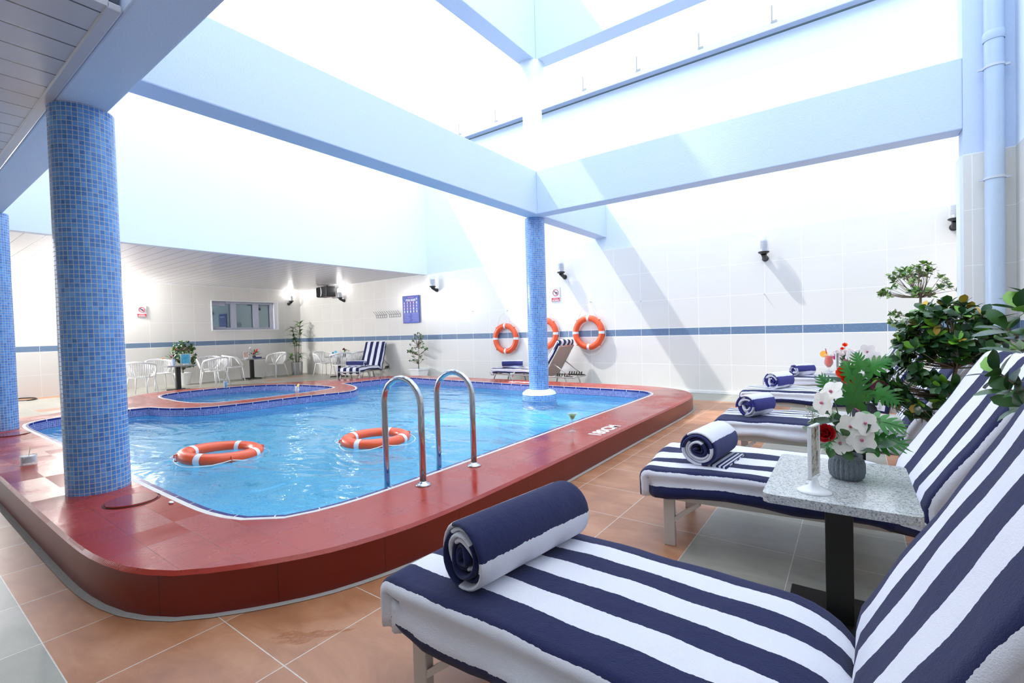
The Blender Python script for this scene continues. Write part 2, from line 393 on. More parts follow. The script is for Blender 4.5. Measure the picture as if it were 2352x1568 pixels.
# window wall with an opening
wy0, wy1, wz0, wz1 = 6.57, 8.65, 1.61, 2.52
b = MB()
b.box(XL-.3, XL, -5, wy0, -.1, 3.3); b.box(XL-.3, XL, wy1, YR, -.1, 3.3); b.box(XL-.3, XL, wy0, wy1, -.1, wz0); b.box(XL-.3, XL, wy0, wy1, wz1, 3.3)
b.obj('wall_left', MATS['tiled_wall_y'], kind='structure')
MB().box(XR, XR+.3, -5, YR, -.1, 8.0).obj('wall_right', MATS['tiled_wall_y'], kind='structure')
MB().box(.92, XR, 6.75, 7.0, 0, 2.985).box(.895, .92, 6.76, 6.99, 0, 2.975, 1).obj('wall_stub', [MATS['tiled_wall_x'], WPAINT], kind='structure')
MB().box(.92, XR, 6.752, 6.998, 2.985, 8.0).obj('wall_stub', PAINT, kind='structure')
MB().box(-9.95, -9.8, 1.14, YR, 2.96, TOP).obj('wall_upper_left', WPAINT, kind='structure')
MB().box(XL, -9.95, 1.14, YR, 2.985, 3.1).obj('ceiling', MATS['ceiling_planks_x'], kind='structure')
b = MB(); b.box(-10.4, -3.04, -5, .80, 3.0, 3.08); b.obj('ceiling', MATS['ceiling_planks_y'], kind='structure')
MB().box(-10.4, -3.04, .79, .855, 2.99, 3.03).obj('trim_1', plain('ceiling_trim', hexc(196,196,204), .3), kind='structure', bevel=.008)
MB().box(XL, XR, .86, 1.14, 3.0, 3.75).obj('beam', PAINT, kind='structure', bevel=.01)
MB().box(-14.2, -3.04, -5, .98, 3.75, 32.0).box(-10.4, -3.06, -5, .86, 3.09, 3.75).obj('unseen_block_front', WPAINT, kind='structure')  # unseen tall block, assumed here to shade the poolside
MB().box(-4.58, -4.30, 1.14, YR, 3.25, 3.97).obj('beam', PAINT, kind='structure', bevel=.012)
MB().box(-4.30, .92, 6.75, 7.0, 3.25, 3.98).obj('beam', PAINT, kind='structure', bevel=.012)
MB().box(-4.66, -4.36, -1, 7.22, 5.9, 8.0).obj('beam', PAINT, kind='structure', bevel=.012)
MB().box(-4.36, XR, 6.93, 7.22, 5.9, 8.0).obj('beam', PAINT, kind='structure', bevel=.012)
b = MB(); b.lathe([(.2, 3.97), (.17, 4.1), (.165, 5.5), (.19, 5.75), (.24, 5.9)], 24, (-4.53, 7.04, 0)); b.obj('column', WPAINT, smooth=True, kind='structure')
# unseen roof and wall behind the camera, added to dim light from there
MB().box(-3.04, XR, -3.2, -.15, 3.75, 3.95).obj('ceiling', WPAINT, kind='structure')
MB().box(-10.4, XR, -3.4, -3.2, -.1, 8.0).obj('unseen_wall_rear', MATS['tiled_wall_x'], kind='structure')
# parapet ledge and its lightning strip
MB().box(XL, XR, YR-.16, YR+.3, 6.33, 6.46).obj('trim_2', plain('ledge_paint', hexc(196,208,232), .6), kind='structure', bevel=.01)
# skirting along the back wall
MB().box(-9.5, XR, YR-.02, YR, 0, .06).obj('baseboard_back', plain('white_skirting', hexc(240,240,238), .4), kind='structure', bevel=.006)

# columns
def column(x, y, r, z0, z1, label):
    b = MB(); b.lathe([(r, z0), (r, z1)], 48, (x, y, 0), cap=False)
    return tag(b.obj('column', MATS['column_mosaic'], smooth=True), label, 'column', kind='structure')
column(-4.6, 1.02, .188, .2, 3.0, 'thick round column in blue mosaic tiles on the red pool kerb')
column(-8.96, 1.02, .188, .2, 3.0, 'blue mosaic column at the left picture edge')
b = MB(); b.lathe([(.172, .2), (.172, 3.25)], 48, (-4.53, 7.02, 0), cap=False)
b.lathe([(.3, -1.5), (.3, .185)], 48, (-4.53, 7.02, 0), cap=False)
b.lathe([(.3, .185), (.285, .215), (.24, .25), (.172, .27)], 48, (-4.53, 7.02, 0), 1, cap=False)
tag(b.obj('column', [MATS['column_mosaic'], plain('white_collar', hexc(240,244,248), .25)], smooth=True), 'blue mosaic column rising out of the pool water', 'column', kind='structure')

# ---------------------------------------------------------------- pool
KH = .215; WZ = .09
outer = ccw(smoothloop([(-2.02,2.4),(-2.02,5.0),(-2.02,7.1),(-2.10,7.75),(-2.42,8.25),(-2.95,8.50),(-3.6,8.57),(-6,8.58),(-8.6,8.58),(-9.4,8.5),(-10.0,8.15),(-10.35,7.3),(-10.78,6.75),(-11.1,6.2),(-11.6,5.4),(-12.05,4.6),(-12.2,3.95),(-11.98,3.4),(-11.5,2.92),(-10.9,2.35),(-10.3,1.85),(-10.03,1.35),(-9.8,.9),(-9.3,.66),(-8.6,.64),(-6,.64),(-3.7,.64),(-3.2,.655),(-2.86,.71),(-2.6,.83),(-2.38,1.06),(-2.18,1.38),(-2.06,1.8)]))
inner_pts = [(-2.71,2.2),(-2.70,5),(-2.69,7.2),(-2.73,7.56),(-2.93,7.79),(-3.35,7.85),(-6,7.86),(-8.4,7.98),(-8.95,8.02),(-9.26,7.83),(-9.4,7.3),(-9.45,6.85),(-9.52,6.52),(-9.1,6.40),(-8.6,6.2),(-8.18,5.9),(-8.0,5.58),(-8.1,5.2),(-8.25,4.6),(-8.33,3.84),(-8.5,3.25),(-8.9,2.92),(-9.44,2.76),(-9.56,2.3),(-9.6,1.85),(-9.5,1.55),(-9.25,1.35),(-8.8,1.285),(-8,1.28),(-5,1.28),(-3.7,1.28),(-3.3,1.295),(-3.02,1.36),(-2.84,1.5),(-2.74,1.8)]
inner = ccw(smoothloop(inner_pts, sharp=(12, 22)))
tub = ccw(smoothloop([(-10.3,3.38),(-10.9,3.42),(-11.35,3.6),(-11.55,4.0),(-11.5,4.8),(-11.2,5.4),(-10.75,5.74),(-10.1,5.88),(-9.35,5.94),(-8.96,5.83),(-8.82,5.46),(-8.8,4.95),(-8.87,4.1),(-9.02,3.58),(-9.5,3.39)]))
e1, e2 = .028, .06     # edge tile, white grout line
b = MB(); n0 = offset(outer, -.018)
b.poly(n0, KH, holes=[offset(inner, e2)[::-1], offset(tub, e2)[::-1]])
b.strip(outer, KH-.018, KH, off1=-.018); b.strip(outer, 0, KH-.018, 1)
kerb = b.obj('kerb', [MATS['kerb'], MATS['kerb_side']], smooth=True, kind='structure', auto=35)
for lp in (inner, tub):
    b = MB(); b.strip(lp, KH+.001, KH+.001, 1, off0=e2, off1=e1); b.strip(lp, KH+.001, KH+.001, 0, off0=e1, off1=0)
    b.strip(lp, KH-.03, KH+.001, 0, inward=True); b.obj('trim_3', [MATS['edge_tile'], MATS['edge_grout']], kind='structure')
b = MB(); b.strip(inner, WZ-.06, KH-.03, 0, inward=True); b.strip(inner, -.7, WZ-.06, 1, inward=True); b.poly(inner, -.7, 1)
b.obj('pool_floor', [MATS['pool_mosaic'], MATS['basin_mosaic']], kind='structure')
b = MB(); b.strip(tub, WZ-.03, KH-.03, 0, inward=True); b.strip(tub, -.35, WZ-.03, 1, inward=True); b.poly(tub, -.35, 1)
b.obj('pool_floor', [MATS['pool_mosaic'], MATS['basin_mosaic']], kind='structure')
tag(MB().poly(inner, WZ).obj('pool_water', MATS['water']), 'rippling blue water filling the large main pool', 'water', kind='stuff')
tag(MB().poly(tub, WZ-.01).obj('pool_water', MATS['water']), 'shallow blue water in the small side pool', 'water', kind='stuff')
MB().poly([(-17,-5),(3,-5),(3,9.6),(-17,9.6)], 0, holes=[offset(outer, -.1)[::-1]]).obj('floor', MATS['floor'], kind='structure')
# grey mortar line at the foot of the kerb
b = MB(); b.strip(outer, .003, .003, off0=.035, off1=0); b.obj('trim_4', plain('mortar', hexc(168,164,158), .85, nscale=60, nstr=.5), kind='structure')

# ================================================================= loungers
NAVY, NAVY2, TWH = hexc(18,27,76), hexc(34,50,130), hexc(240,241,250)
def towel_mat(name, stops, jitter=.004, navy=NAVY):
    """stops: [(position along the uv.x, 'N' or 'W')]"""
    m, nt, b = newmat(name); uv = sep(nt, uvco(nt)); co = objco(nt)
    j = math_(nt, 'MULTIPLY', math_(nt, 'SUBTRACT', noise(nt, co, 70, 3), .5), jitter*2)
    j2 = math_(nt, 'MULTIPLY', math_(nt, 'SUBTRACT', noise(nt, co, 5, 2), .5), jitter*4)
    u = math_(nt, 'ADD', math_(nt, 'ADD', uv[0], j), j2)
    c = ramp(nt, u, [(p, navy if k == 'N' else TWH) for p, k in stops], 'CONSTANT')
    f = noise(nt, co, 260, 4, .7); g = noise(nt, co, 18, 3)
    c = mixc(nt, math_(nt, 'MULTIPLY', f, .12), c, mixc(nt, .5, c, NAVY2))
    nt.links.new(c, b.inputs['Base Color']); b.inputs['Roughness'].default_value = .95
    b.inputs['Sheen Weight'].default_value = .12; b.inputs['Sheen Roughness'].default_value = .5
    bump(nt, b, math_(nt, 'ADD', f, math_(nt, 'MULTIPLY', g, 2.0)), .55, .006); MATS[name] = m; return m
ALU = plain('cream_aluminium', hexc(206,203,196), .35, .1, var=.02)
ALU2 = plain('silver_tube', hexc(196,193,188), .25, .6)
SLING = plain('tan_sling', hexc(178,160,150), .8, nscale=200, nstr=.3)
BLACKP = plain('black_plastic', hexc(20,20,22), .35)

def make_lounger(name, label, loc, rz, w, L, bl, ang, mat, style='box', group=None, flap=.15, zt=.45, seed=1, bf=1.0, hang=0.0):
    """local: x from foot (0) to head, y across, origin on the floor at the foot centre"""
    rnd = random.Random(seed); t = thing(name, label, 'sun lounger', loc, rz, group)
    ca, sa = cos(ang), sin(ang)
    # profile of the cover along the length: (x, z, nx, nz, flap factor)
    P = []
    for k in range(4): P.append((-.0, zt-.16+.035*k, .7))
    for k in range(1, 7):
        a = pi/2*k/6; P.append((.055-.055*cos(a), zt-.055+.055*sin(a), .7+.3*k/6))
    xs = [.09+(L-.30)*i/16 for i in range(17)]
    for i, x in enumerate(xs): P.append((x, zt + .012*sin(pi*i/16), 1.0))
    for k in range(1, 6):
        a = pi/2*k/5*.8; P.append((L-.21+.19*sin(a)*1.0, zt-.075*(1-cos(a))*1.2, 1.0))
    P.append((L, zt-.105, .9))
    bx, bz = L, zt-.085
    n2 = 16; nx, nz = -sa, ca
    for i in range(1, n2+1):
        s_ = bl*i/n2; puff = .045*min(1, s_/.07) ; P.append((bx+ca*s_+nx*puff, bz+sa*s_+nz*puff, .9*(1+(bf-1)*min(1, i/4))))
    ex, ez = bx+ca*bl, bz+sa*bl; th = .085
    cx, cz = ex+nx*(.045-th/2), ez+nz*(.045-th/2)
    for k in range(1, 8):
        a = pi*k/7; P.append((cx + nx*th/2*cos(a) + ca*th/2*sin(a)*1.1, cz + nz*th/2*cos(a) + sa*th/2*sin(a)*1.1, .9-.75*k/7))
    for k in range(1, 5): P.append((cx - nx*th/2 - ca*.045*k, cz - nz*th/2 - sa*.045*k, .15))
    # cross section: (y, h, u)
    tot = flap*2+w; CS = []
    def cs(y, h, u): CS.append((y, h, u))
    hem = 5
    for i in range(hem+1): cs(-w/2-.004-.012*sin(i*1.3), -flap+(flap-.03)*i/hem, (flap-.03)*i/hem/tot)
    for k in range(1, 5):
        a = pi/2*k/4; cs(-w/2+.028-.03*cos(a), -.03+.03*sin(a), (flap-.03+.045*k/4)/tot)
    m_ = 14
    for i in range(1, m_): y = -w/2+.028+(w-.056)*i/m_; cs(y, .006*sin(pi*i/m_), (flap+.02+(w-.04)*i/m_)/tot)
    for k in range(4, -1, -1):
        a = pi/2*k/4; cs(w/2-.028+.03*cos(a), -.03+.03*sin(a), (flap+w-.015+.045*(4-k)/4)/tot)
    for i in range(hem-1, -1, -1): cs(w/2+.004+.012*sin(i*1.3), -flap+(flap-.03)*i/hem, 1-(flap-.03)*i/hem/tot)
    n = len(P); mC = len(CS); V = []; ph = [rnd.uniform(0, 6) for _ in range(6)]
    arc = [0]
    for i in range(1, n): arc.append(arc[-1]+math.hypot(P[i][0]-P[i-1][0], P[i][1]-P[i-1][1]))
    for i in range(n):
        a = P[max(0, i-1)]; c = P[min(n-1, i+1)]; tx, tz = c[0]-a[0], c[1]-a[1]; l = math.hypot(tx, tz) or 1; tx /= l; tz /= l
        nx_, nz_ = -tz, tx; s_ = arc[i]
        for j, (y, h, u) in enumerate(CS):
            hh = h; yy = y
            if h < -.028:
                d = (-h-.03)/(flap-.03); hh = -.03 + (h+.03)*P[i][2]
                wv = sin(s_*17+ph[0])*.5+sin(s_*31+ph[1])*.3+sin(s_*7+ph[2])*.6
                yy = y + (1 if y > 0 else -1)*d*.012*wv; hh += -.012*d*sin(s_*9+ph[3]) - hang*d*max(0, 1-abs(s_-.45)/.5)
                if i < 10: yy *= 1-.05*d
            else:
                hh += .0022*sin(s_*11+y*9+ph[4]) + .0018*sin(s_*23-y*14+ph[5])
            V.append((P[i][0]+nx_*hh, yy, P[i][1]+nz_*hh))
    def UU(i, u):
        q = .085/tot; return min(1-q, max(q, u)) if i < 9 else u
    F = []; U = []
    for i in range(n-1):
        for j in range(mC-1):
            F.append((i*mC+j, (i+1)*mC+j, (i+1)*mC+j+1, i*mC+j+1)[::-1])
            U.append(((UU(i, CS[j][2]), arc[i]), (UU(i, CS[j][2]), arc[i+1]), (UU(i, CS[j+1][2]), arc[i+1]), (UU(i, CS[j+1][2]), arc[i]))[::-1])
    mb = MB(); mb.add(V, F, 0, U); o = mb.obj('mattress_cover', mat, t, smooth=True)
    s_ = o.modifiers.new('solid', 'SOLIDIFY'); s_.thickness = .006; s_.offset = -1
    # cushion body under the cover
    mb = MB(); mb.box(.03, L-.05, -w/2+.02, w/2-.02, zt-.10, zt-.03)
    M = Matrix(((ca, 0, -sa, L), (0, 1, 0, 0), (sa, 0, ca, zt-.105), (0, 0, 0, 1)))
    mb.box(.03, bl-.03, -w/2+.02, w/2-.02, -.03, .035, 0, M)
    mb.obj('mattress', plain('cushion_fabric', hexc(225,226,235), .9), t, bevel=.02)
    rz_ = zt-.13
    if style == 'box':
        mb = MB()
        for s in (-1, 1): mb.box(.06, L+.62, s*(w/2-.05)-.018, s*(w/2-.05)+.018, rz_-.045, rz_+.015)
        mb.box(.06, .10, -w/2+.04, w/2-.04, rz_-.045, rz_+.01); mb.box(L+.58, L+.62, -w/2+.04, w/2-.04, rz_-.045, rz_+.01)
        mb.obj('frame', ALU, t, bevel=.004)
        for (x, s) in ((.16, -1), (.16, 1), (L+.42, -1), (L+.42, 1)):
            y = s*(w/2-.05); MB().box(x-.032, x+.032, y-.018, y+.018, 0.0, rz_-.045).obj('leg', ALU, t, bevel=.004)
            d = 1 if x < L/2 else -1
            MB().bar((x+d*.02, y, rz_-.17), (x+d*.17, y, rz_-.05), .022, .03, upv=(0, 1, 0)).obj('brace', ALU, t)
        mb = MB()
        for s in (-1, 1): y = s*(w/2-.06); mb.bar((L+.01, y, zt-.15), (L+.01+ca*bl*.98, y, zt-.15+sa*bl*.98), .03, .03, upv=(0, 1, 0))
        e = Vector((L+.01+ca*bl*.98, 0, zt-.15+sa*bl*.98)); mb.bar(e+Vector((0, -w/2+.05, 0)), e+Vector((0, w/2-.05, 0)), .03, .03)
        mb.obj('backrest_frame', ALU, t)
        q = Vector((L+.05+ca*bl*.55, 0, zt-.17+sa*bl*.55))
        for s in (-1, 1): y = s*(w/2-.10); MB().bar((q.x, y, q.z), (q.x+.12, y, rz_-.02), .02, .02, upv=(0, 1, 0)).obj('support_arm', ALU, t)
    else:
        mb = MB()
        for s in (-1, 1):
            y = s*(w/2-.02); mb.tube([(-.02, y, rz_+.02), (.2, y, rz_), (L, y, rz_-.01), (L+.75, y, rz_-.02)], .014, 8)
        mb.tube([(-.02, -w/2+.02, rz_+.02), (-.02, w/2-.02, rz_+.02)], .014, 8); mb.tube([(L+.75, -w/2+.02, rz_-.02), (L+.75, w/2-.02, rz_-.02)], .014, 8)
        mb.obj('frame', ALU2, t, smooth=True)
        for (x, d) in ((.12, -.09), (.52, .09), (L+.08, -.09), (L+.55, .10)):
            for s in (-1, 1):
                y = s*(w/2-.03); MB().tube([(x-d*.5, y, rz_), (x, y, rz_-.02), (x+d*.5, y, rz_-.12), (x+d, y, 0.0)], .015, 8).obj('leg', ALU2, t, smooth=True)
        mb = MB(); M2 = Matrix(((ca, 0, -sa, L+.03), (0, 1, 0, 0), (sa, 0, ca, zt-.16), (0, 0, 0, 1)))
        mb.box(0, bl+.0, -w/2+.02, w/2-.02, -.012, .0, 0, M2); mb.obj('sling_back', SLING, t)
        mb = MB()
        for s in (-1, 1): y = s*(w/2-.01); mb.bar((L+.03, y, zt-.17), (L+.03+ca*bl, y, zt-.17+sa*bl), .028, .028, upv=(0, 1, 0))
        e = Vector((L+.03+ca*bl, 0, zt-.17+sa*bl)); mb.bar(e+Vector((0, -w/2, 0)), e+Vector((0, w/2, 0)), .028, .028)
        mb.obj('backrest_frame', ALU2, t)
        q = Vector((L+.05+ca*bl*.5, 0, zt-.18+sa*bl*.5))
        for s in (-1, 1): MB().tube([(q.x, s*(w/2-.04), q.z), (L+.68, s*(w/2-.04), rz_+.0)], .012, 8).obj('support_arm', ALU2, t, smooth=True)
        for s in (-1, 1):
            mb = MB(); y = s*(w/2-.05)
            for k in range(6): x = L+.36+.06*k; mb.bar((x, y, rz_+.0), (x+.012, y, rz_+.065), .015, .022, upv=(0, 1, 0))
            mb.bar((L+.32, y, rz_+.0), (L+.74, y, rz_+.0), .015, .03, upv=(0, 1, 0)); mb.obj('ratchet', BLACKP, t)
    return t

def stripes(bands, flap, w, hemN, flapK='W', farK='W'):
    """bands = [(kind, weight)...] over the top from the near edge to the far edge"""
    tot = 2*flap+w; st = []; p = 0
    st.append((0, 'N' if hemN > 0 else flapK))
    if hemN > 0: st.append((hemN/tot, flapK))
    s = sum(x[1] for x in bands); p = flap-.012; W_ = w+.024
    for k, x in bands: st.append((p/tot, k)); p += W_*x/s
    st.append((p/tot, farK)); return st
G = 'striped sun loungers along the poolside'
B1 = [('N', 1.25), ('W', 1.0), ('N', 1.05), ('W', 1.0), ('N', .95), ('W', .95), ('N', .8)]
B2 = [('N', .45), ('W', .55), ('N', .55), ('W', .85), ('N', .85), ('W', 1.1), ('N', .22)]
B3 = [('N', 2.0), ('W', .55), ('N', .22), ('W', .6), ('N', .4), ('W', .5), ('N', .35), ('W', .4), ('N', .3)]
B4 = [('N', .5), ('W', .5), ('N', .18), ('W', .6), ('N', .28), ('W', .55), ('N', .3), ('W', .7)]
B5 = [('N', .8), ('W', .9), ('N', .2), ('W', .8), ('N', .3), ('W', .6)]
m1 = towel_mat('towel_one', stripes(B1, .15, .68, .03)); m2 = towel_mat('towel_two', stripes(B2, .145, .76, .055))
m3 = towel_mat('towel_three', stripes(B3, .13, .70, 0)); m4 = towel_mat('towel_four', stripes(B4, .14, .70, .045)); m5 = towel_mat('towel_five', stripes(B5, .13, .68, 0))
make_lounger('sun_lounger', 'striped sun lounger closest to the camera, with evenly spaced broad navy bands', (-1.36, 1.385, 0), R_(-1.0), .68, 1.36, .78, R_(62), m1, flap=.15, seed=3, hang=.02)
make_lounger('sun_lounger', 'striped sun lounger just behind the granite table with the orchid pot', (-1.10, 3.12, 0), R_(5.5), .76, 1.33, .82, R_(59), m2, flap=.145, seed=5, bf=2.0)
make_lounger('sun_lounger', 'striped sun lounger with one very wide navy edge band, third from the camera', (-1.06, 4.86, 0), R_(1.5), .70, 1.33, .80, R_(60), m3, flap=.13, seed=7)
make_lounger('sun_lounger', 'sun lounger with thin navy stripes and a drooping dark hem, fourth from the camera', (-1.22, 6.98, 0), R_(0), .70, 1.4, .80, R_(60), m4, flap=.14, seed=9)
make_lounger('sun_lounger', 'sun lounger last in the row, closest to the tiled back wall at the pool corner', (-1.20, 8.80, 0), R_(0), .66, 1.4, .78, R_(60), m5, flap=.12, seed=11)
BW = [('W', .9), ('N', 1), ('W', 1), ('N', 1), ('W', 1), ('N', 1), ('W', 1), ('N', 1.1)]
mw1 = towel_mat('towel_six', stripes([('N', .9), ('W', 1), ('N', 1), ('W', 1), ('N', 1), ('W', 1), ('N', .9)], .10, .64, .03))
make_lounger('sun_lounger', 'striped sun lounger on silver tube legs standing by the white plastic chairs', (-11.25, 7.83, 0), R_(110.4), .66, 1.12, .78, R_(66), mw1, style='tube', flap=.10, zt=.42, seed=13)
make_lounger('sun_lounger', 'sun lounger on silver tube legs under the wall life rings, tan sling back towards us', (-6.95, 9.0, 0), R_(0), .64, 1.42, .80, R_(58), mw1, style='tube', flap=.10, zt=.44, seed=15)

# ---------------------------------------------------------------- rolled towels
def roll_mat(name, band, navy, phase=0.0):
    st = []; p = 0; k = 'N'
    seq = band
    tot = sum(x for _, x in seq); q = 0
    for kk, x in seq: st.append((q/tot, kk)); q += x
    return towel_mat(name, st, .003, navy)
def make_roll(label, loc, rz, r, ln, mat, tilt=0, seed=1, fold=False, aend=190):
    rnd = random.Random(seed); th = .016; turns = (r-.012)/(th*1.12)
    n = int(turns*26); a0 = R_(aend)-2*pi*turns; L = []; arc = 0; prev = None
    for i in range(n+1):
        f = i/n; a = a0+2*pi*turns*f; rad = .012+(r-.012)*f
        rad += .0035*sin(a*3+seed)*(1-f) + .0025*sin(a*2.0+seed*2)
        p = (rad*cos(a), rad*sin(a))
        if prev: arc += math.hypot(p[0]-prev[0], p[1]-prev[1])
        prev = p; L.append((p, a, arc))
    tot = L[-1][2]; V = []; K = 7
    prof = [(-ln/2, .35), (-ln/2+.006, .85), (-ln/2+.02, 1), (0, 1), (ln/2-.02, 1), (ln/2-.006, .85), (ln/2, .35)]
    for (p, a, s_) in L:
        off = .012*sin(a*.5+seed)+.006*sin(a*1.7)
        c, s2 = cos(a), sin(a)
        for (y, e) in prof:
            yy = y+off*(1 if y > 0 else -1)*.8
            V.append((p[0]+c*th/2*e, yy, p[1]+s2*th/2*e))
        for (y, e) in prof[::-1]:
            yy = y+off*(1 if y > 0 else -1)*.8
            V.append((p[0]-c*th/2*e, yy, p[1]-s2*th/2*e))
    m = 2*K; F = []; U = []
    for i in range(len(L)-1):
        for j in range(m):
            j2 = (j+1) % m; F.append((i*m+j, i*m+j2, (i+1)*m+j2, (i+1)*m+j))
            u0_, u1_ = L[i][2]/tot, L[i+1][2]/tot; U.append(((u0_, 0), (u0_, 1), (u1_, 1), (u1_, 0)))
    F.append(tuple(range(m))); U.append(((0, 0),)*m); F.append(tuple(range((len(L)-1)*m, len(L)*m))[::-1]); U.append(((1, 0),)*m)
    mb = MB(); mb.add([(x, y, z+r) for x, y, z in V], F, 0, U)
    if fold:
        mb.box(.02, r+.045, -ln/2+.03, ln/2-.03, .002, .02)
    o = mb.obj('rolled_towel', mat, smooth=True); o.location = loc; o.rotation_euler = (tilt, 0, rz)
    return tag(o, label, 'towel', 'rolled striped towels on the loungers')
mr1 = roll_mat('roll_one', [('N', 1), ('W', .6), ('N', 1), ('W', .8), ('N', .5), ('W', .75), ('N', .75), ('W', .62), ('N', .68), ('W', .5)], NAVY)
mr2 = roll_mat('roll_two', [('N', 1), ('W', .8), ('N', .5), ('W', .9), ('N', .7), ('W', .5), ('N', .55), ('W', .5), ('N', .35)], hexc(40,48,104))
mr3 = roll_mat('roll_three', [('W' if k % 2 else 'N', .4+.05*(k % 3)) for k in range(15)], hexc(58,58,140))
make_roll('thick rolled towel on the lounger closest to the camera', (-1.0, 1.40, .462), R_(-8), .108, .56, mr1, seed=2)
make_roll('rolled towel on the lounger just behind the granite table with the orchid pot', (-.74, 3.10, .462), R_(-6), .105, .42, mr2, seed=4, fold=True)
make_roll('chubby rolled towel with violet-navy stripes on the lounger with the wide navy edge band', (-.74, 4.80, .462), R_(-25), .10, .30, mr3, seed=6)
make_roll('rolled towel on the fourth lounger, which has thin stripes and a drooping hem', (-.80, 6.95, .462), R_(-25), .105, .32, mr3, seed=8)
make_roll('small rolled towel on the lounger closest to the tiled back wall', (-.68, 8.75, .462), R_(-40), .095, .34, mr3, seed=10)
make_roll('rolled towel lying across the foot of the lounger by the white chairs', (-11.28, 8.12, .432), R_(20-90), .085, .56, mr2, seed=12)
make_roll('rolled towel on the lounger under the wall life rings', (-6.42, 8.85, .452), R_(-62), .085, .46, mr2, seed=14)

# ================================================================= tables
def granite_mat():
    m, nt, b = newmat('granite'); co = objco(nt)
    a = noise(nt, co, 160, 3, .7); c0 = noise(nt, co, 60, 4, .8); d = noise(nt, co, 4, 2)
    f = math_(nt, 'MULTIPLY_ADD', a, .6, math_(nt, 'MULTIPLY', c0, .4))
    c = ramp(nt, f, [(.36, hexc(44,46,52)), (.42, hexc(130,133,136)), (.48, hexc(190,193,194)), (.58, hexc(216,219,219)), (.7, hexc(236,238,238))])
    c = mixc(nt, math_(nt, 'MULTIPLY', d, .25), c, hexc(150,160,150)); nt.links.new(c, b.inputs['Base Color']); b.inputs['Roughness'].default_value = .12
    MATS['granite'] = m; return m
granite_mat()
def side_table(label, loc, rz, sx, sy, h, top=None, group=None, base='plate', th=.035):
    t = thing('side_table', label, 'table', loc, rz, group)
    mb = MB(); rc = .03; pts = []
    for cx, cy, a0 in ((sx/2-rc, sy/2-rc, 0), (-sx/2+rc, sy/2-rc, 90), (-sx/2+rc, -sy/2+rc, 180), (sx/2-rc, -sy/2+rc, 270)):
        for k in range(5): a = R_(a0+90*k/4); pts.append((cx+rc*cos(a), cy+rc*sin(a)))
    mb.poly(pts, h); mb.poly(pts, h-th, flip=True); mb.strip(pts, h-th, h); mb.obj('tabletop', top or MATS['granite'], t, bevel=.006)
    MB().box(-.05, .05, -.05, .05, .02, h-th).obj('post', BLACKP, t, bevel=.004)
    mb = MB()
    if base == 'plate': mb.box(-.2, .2, -.2, .2, 0, .018)
    else:
        for a in range(4):
            aa = R_(45+90*a); mb.bar((0, 0, .03), (.28*cos(aa), .28*sin(aa), .018), .05, .03)
    mb.obj('base', BLACKP, t, bevel=.004); return t
GT = 'granite side tables between the loungers'
side_table('granite side table between the two closest loungers, carrying the orchid pot', (-.065, 2.465, 0), R_(.5), .50, .70, .62, group=GT)
side_table('granite side table behind the orchid pot, half hidden by its leaves', (.0, 4.05, 0), 0, .50, .62, .62, group=GT)
side_table('granite side table furthest along the lounger row, holding the orange cocktail', (-.06, 7.86, 0), 0, .62, .56, .62, group=GT)
GTC = 'small cafe tables under the low ceiling'; GREYTOP = plain('grey_tabletop', hexc(150,150,152), .3)
side_table('grey cafe table with a blue picture card and a yellow drink', (-14.41, 4.89, 0), 0, .66, .66, .66, GREYTOP, GTC, 'cross', .03)
side_table('grey cafe table with bright orange flowers in front of the window wall', (-15.85, 7.45, 0), 0, .62, .62, .66, GREYTOP, GTC, 'cross', .03)
side_table('small table in the corner beside the tube-legged striped lounger', (-13.35, 8.95, 0), 0, .6, .6, .66, GREYTOP, GTC, 'cross', .03)

# ================================================================= white plastic chairs
WPL = plain('white_plastic', hexc(243,243,243), .3)
def make_chair():
    t = thing('plastic_armchair', 'x', 'chair', (0, 0, 0), 0, 'white slatted plastic armchairs')
    # faces +x; seat
    pts = []
    for k in range(24):
        a = 2*pi*k/24; pts.append((.24*math.copysign(abs(cos(a))**.7, cos(a)), .225*math.copysign(abs(sin(a))**.7, sin(a))))
    pts = ccw(pts); mb = MB(); mb.poly(pts, .445); mb.poly(pts, .42, flip=True); mb.strip(pts, .42, .445); mb.obj('seat', WPL, t, bevel=.008)
    rail = []
    for k in range(25):
        f = -1+2*k/24; a = f*R_(138)
        x = -.285*cos(a)*1.0; y = .31*sin(a); z = .80-.13*abs(f)**1.6
        if abs(f) > .8: z -= (abs(f)-.8)*1.0; x += (abs(f)-.8)*.12
        rail.append((x-.02, y, z))
    MB().tube(rail, .021, 8, flat=1.3).obj('back_rail', WPL, t, smooth=True)
    mb = MB()
    for k in range(17):
        f = -1+2*k/16; a = f*R_(72); top = Vector((-.285*cos(a)-.02, .31*sin(a), .80-.13*abs(f*72/138)**1.6))
        bot = Vector((-.225*cos(a*.95), .215*sin(a*1.05), .43)); mid = (top+bot)/2+Vector((-.03*cos(a), .03*sin(a), -.03))
        mb.tube([bot, mid, top], .0115, 6)
    mb.obj('backrest', WPL, t, smooth=True)
    for s in (-1, 1):
        MB().tube([(rail[0][0], s*abs(rail[0][1]), rail[0][2]+.0), (.20, s*.235, .52), (.20, s*.215, .43)], .016, 8).obj('armrest', WPL, t, smooth=True)
    for (x, y, dx, dy) in ((.2, .2, .05, .05), (.2, -.2, .05, -.05), (-.18, .18, -.09, .06), (-.18, -.18, -.09, -.06)):
        MB().tube([(x, y, .43), (x+dx*.4, y+dy*.4, .25), (x+dx, y+dy, 0)], [.02, .017, .013], 8).obj('leg', WPL, t, smooth=True)
    return t
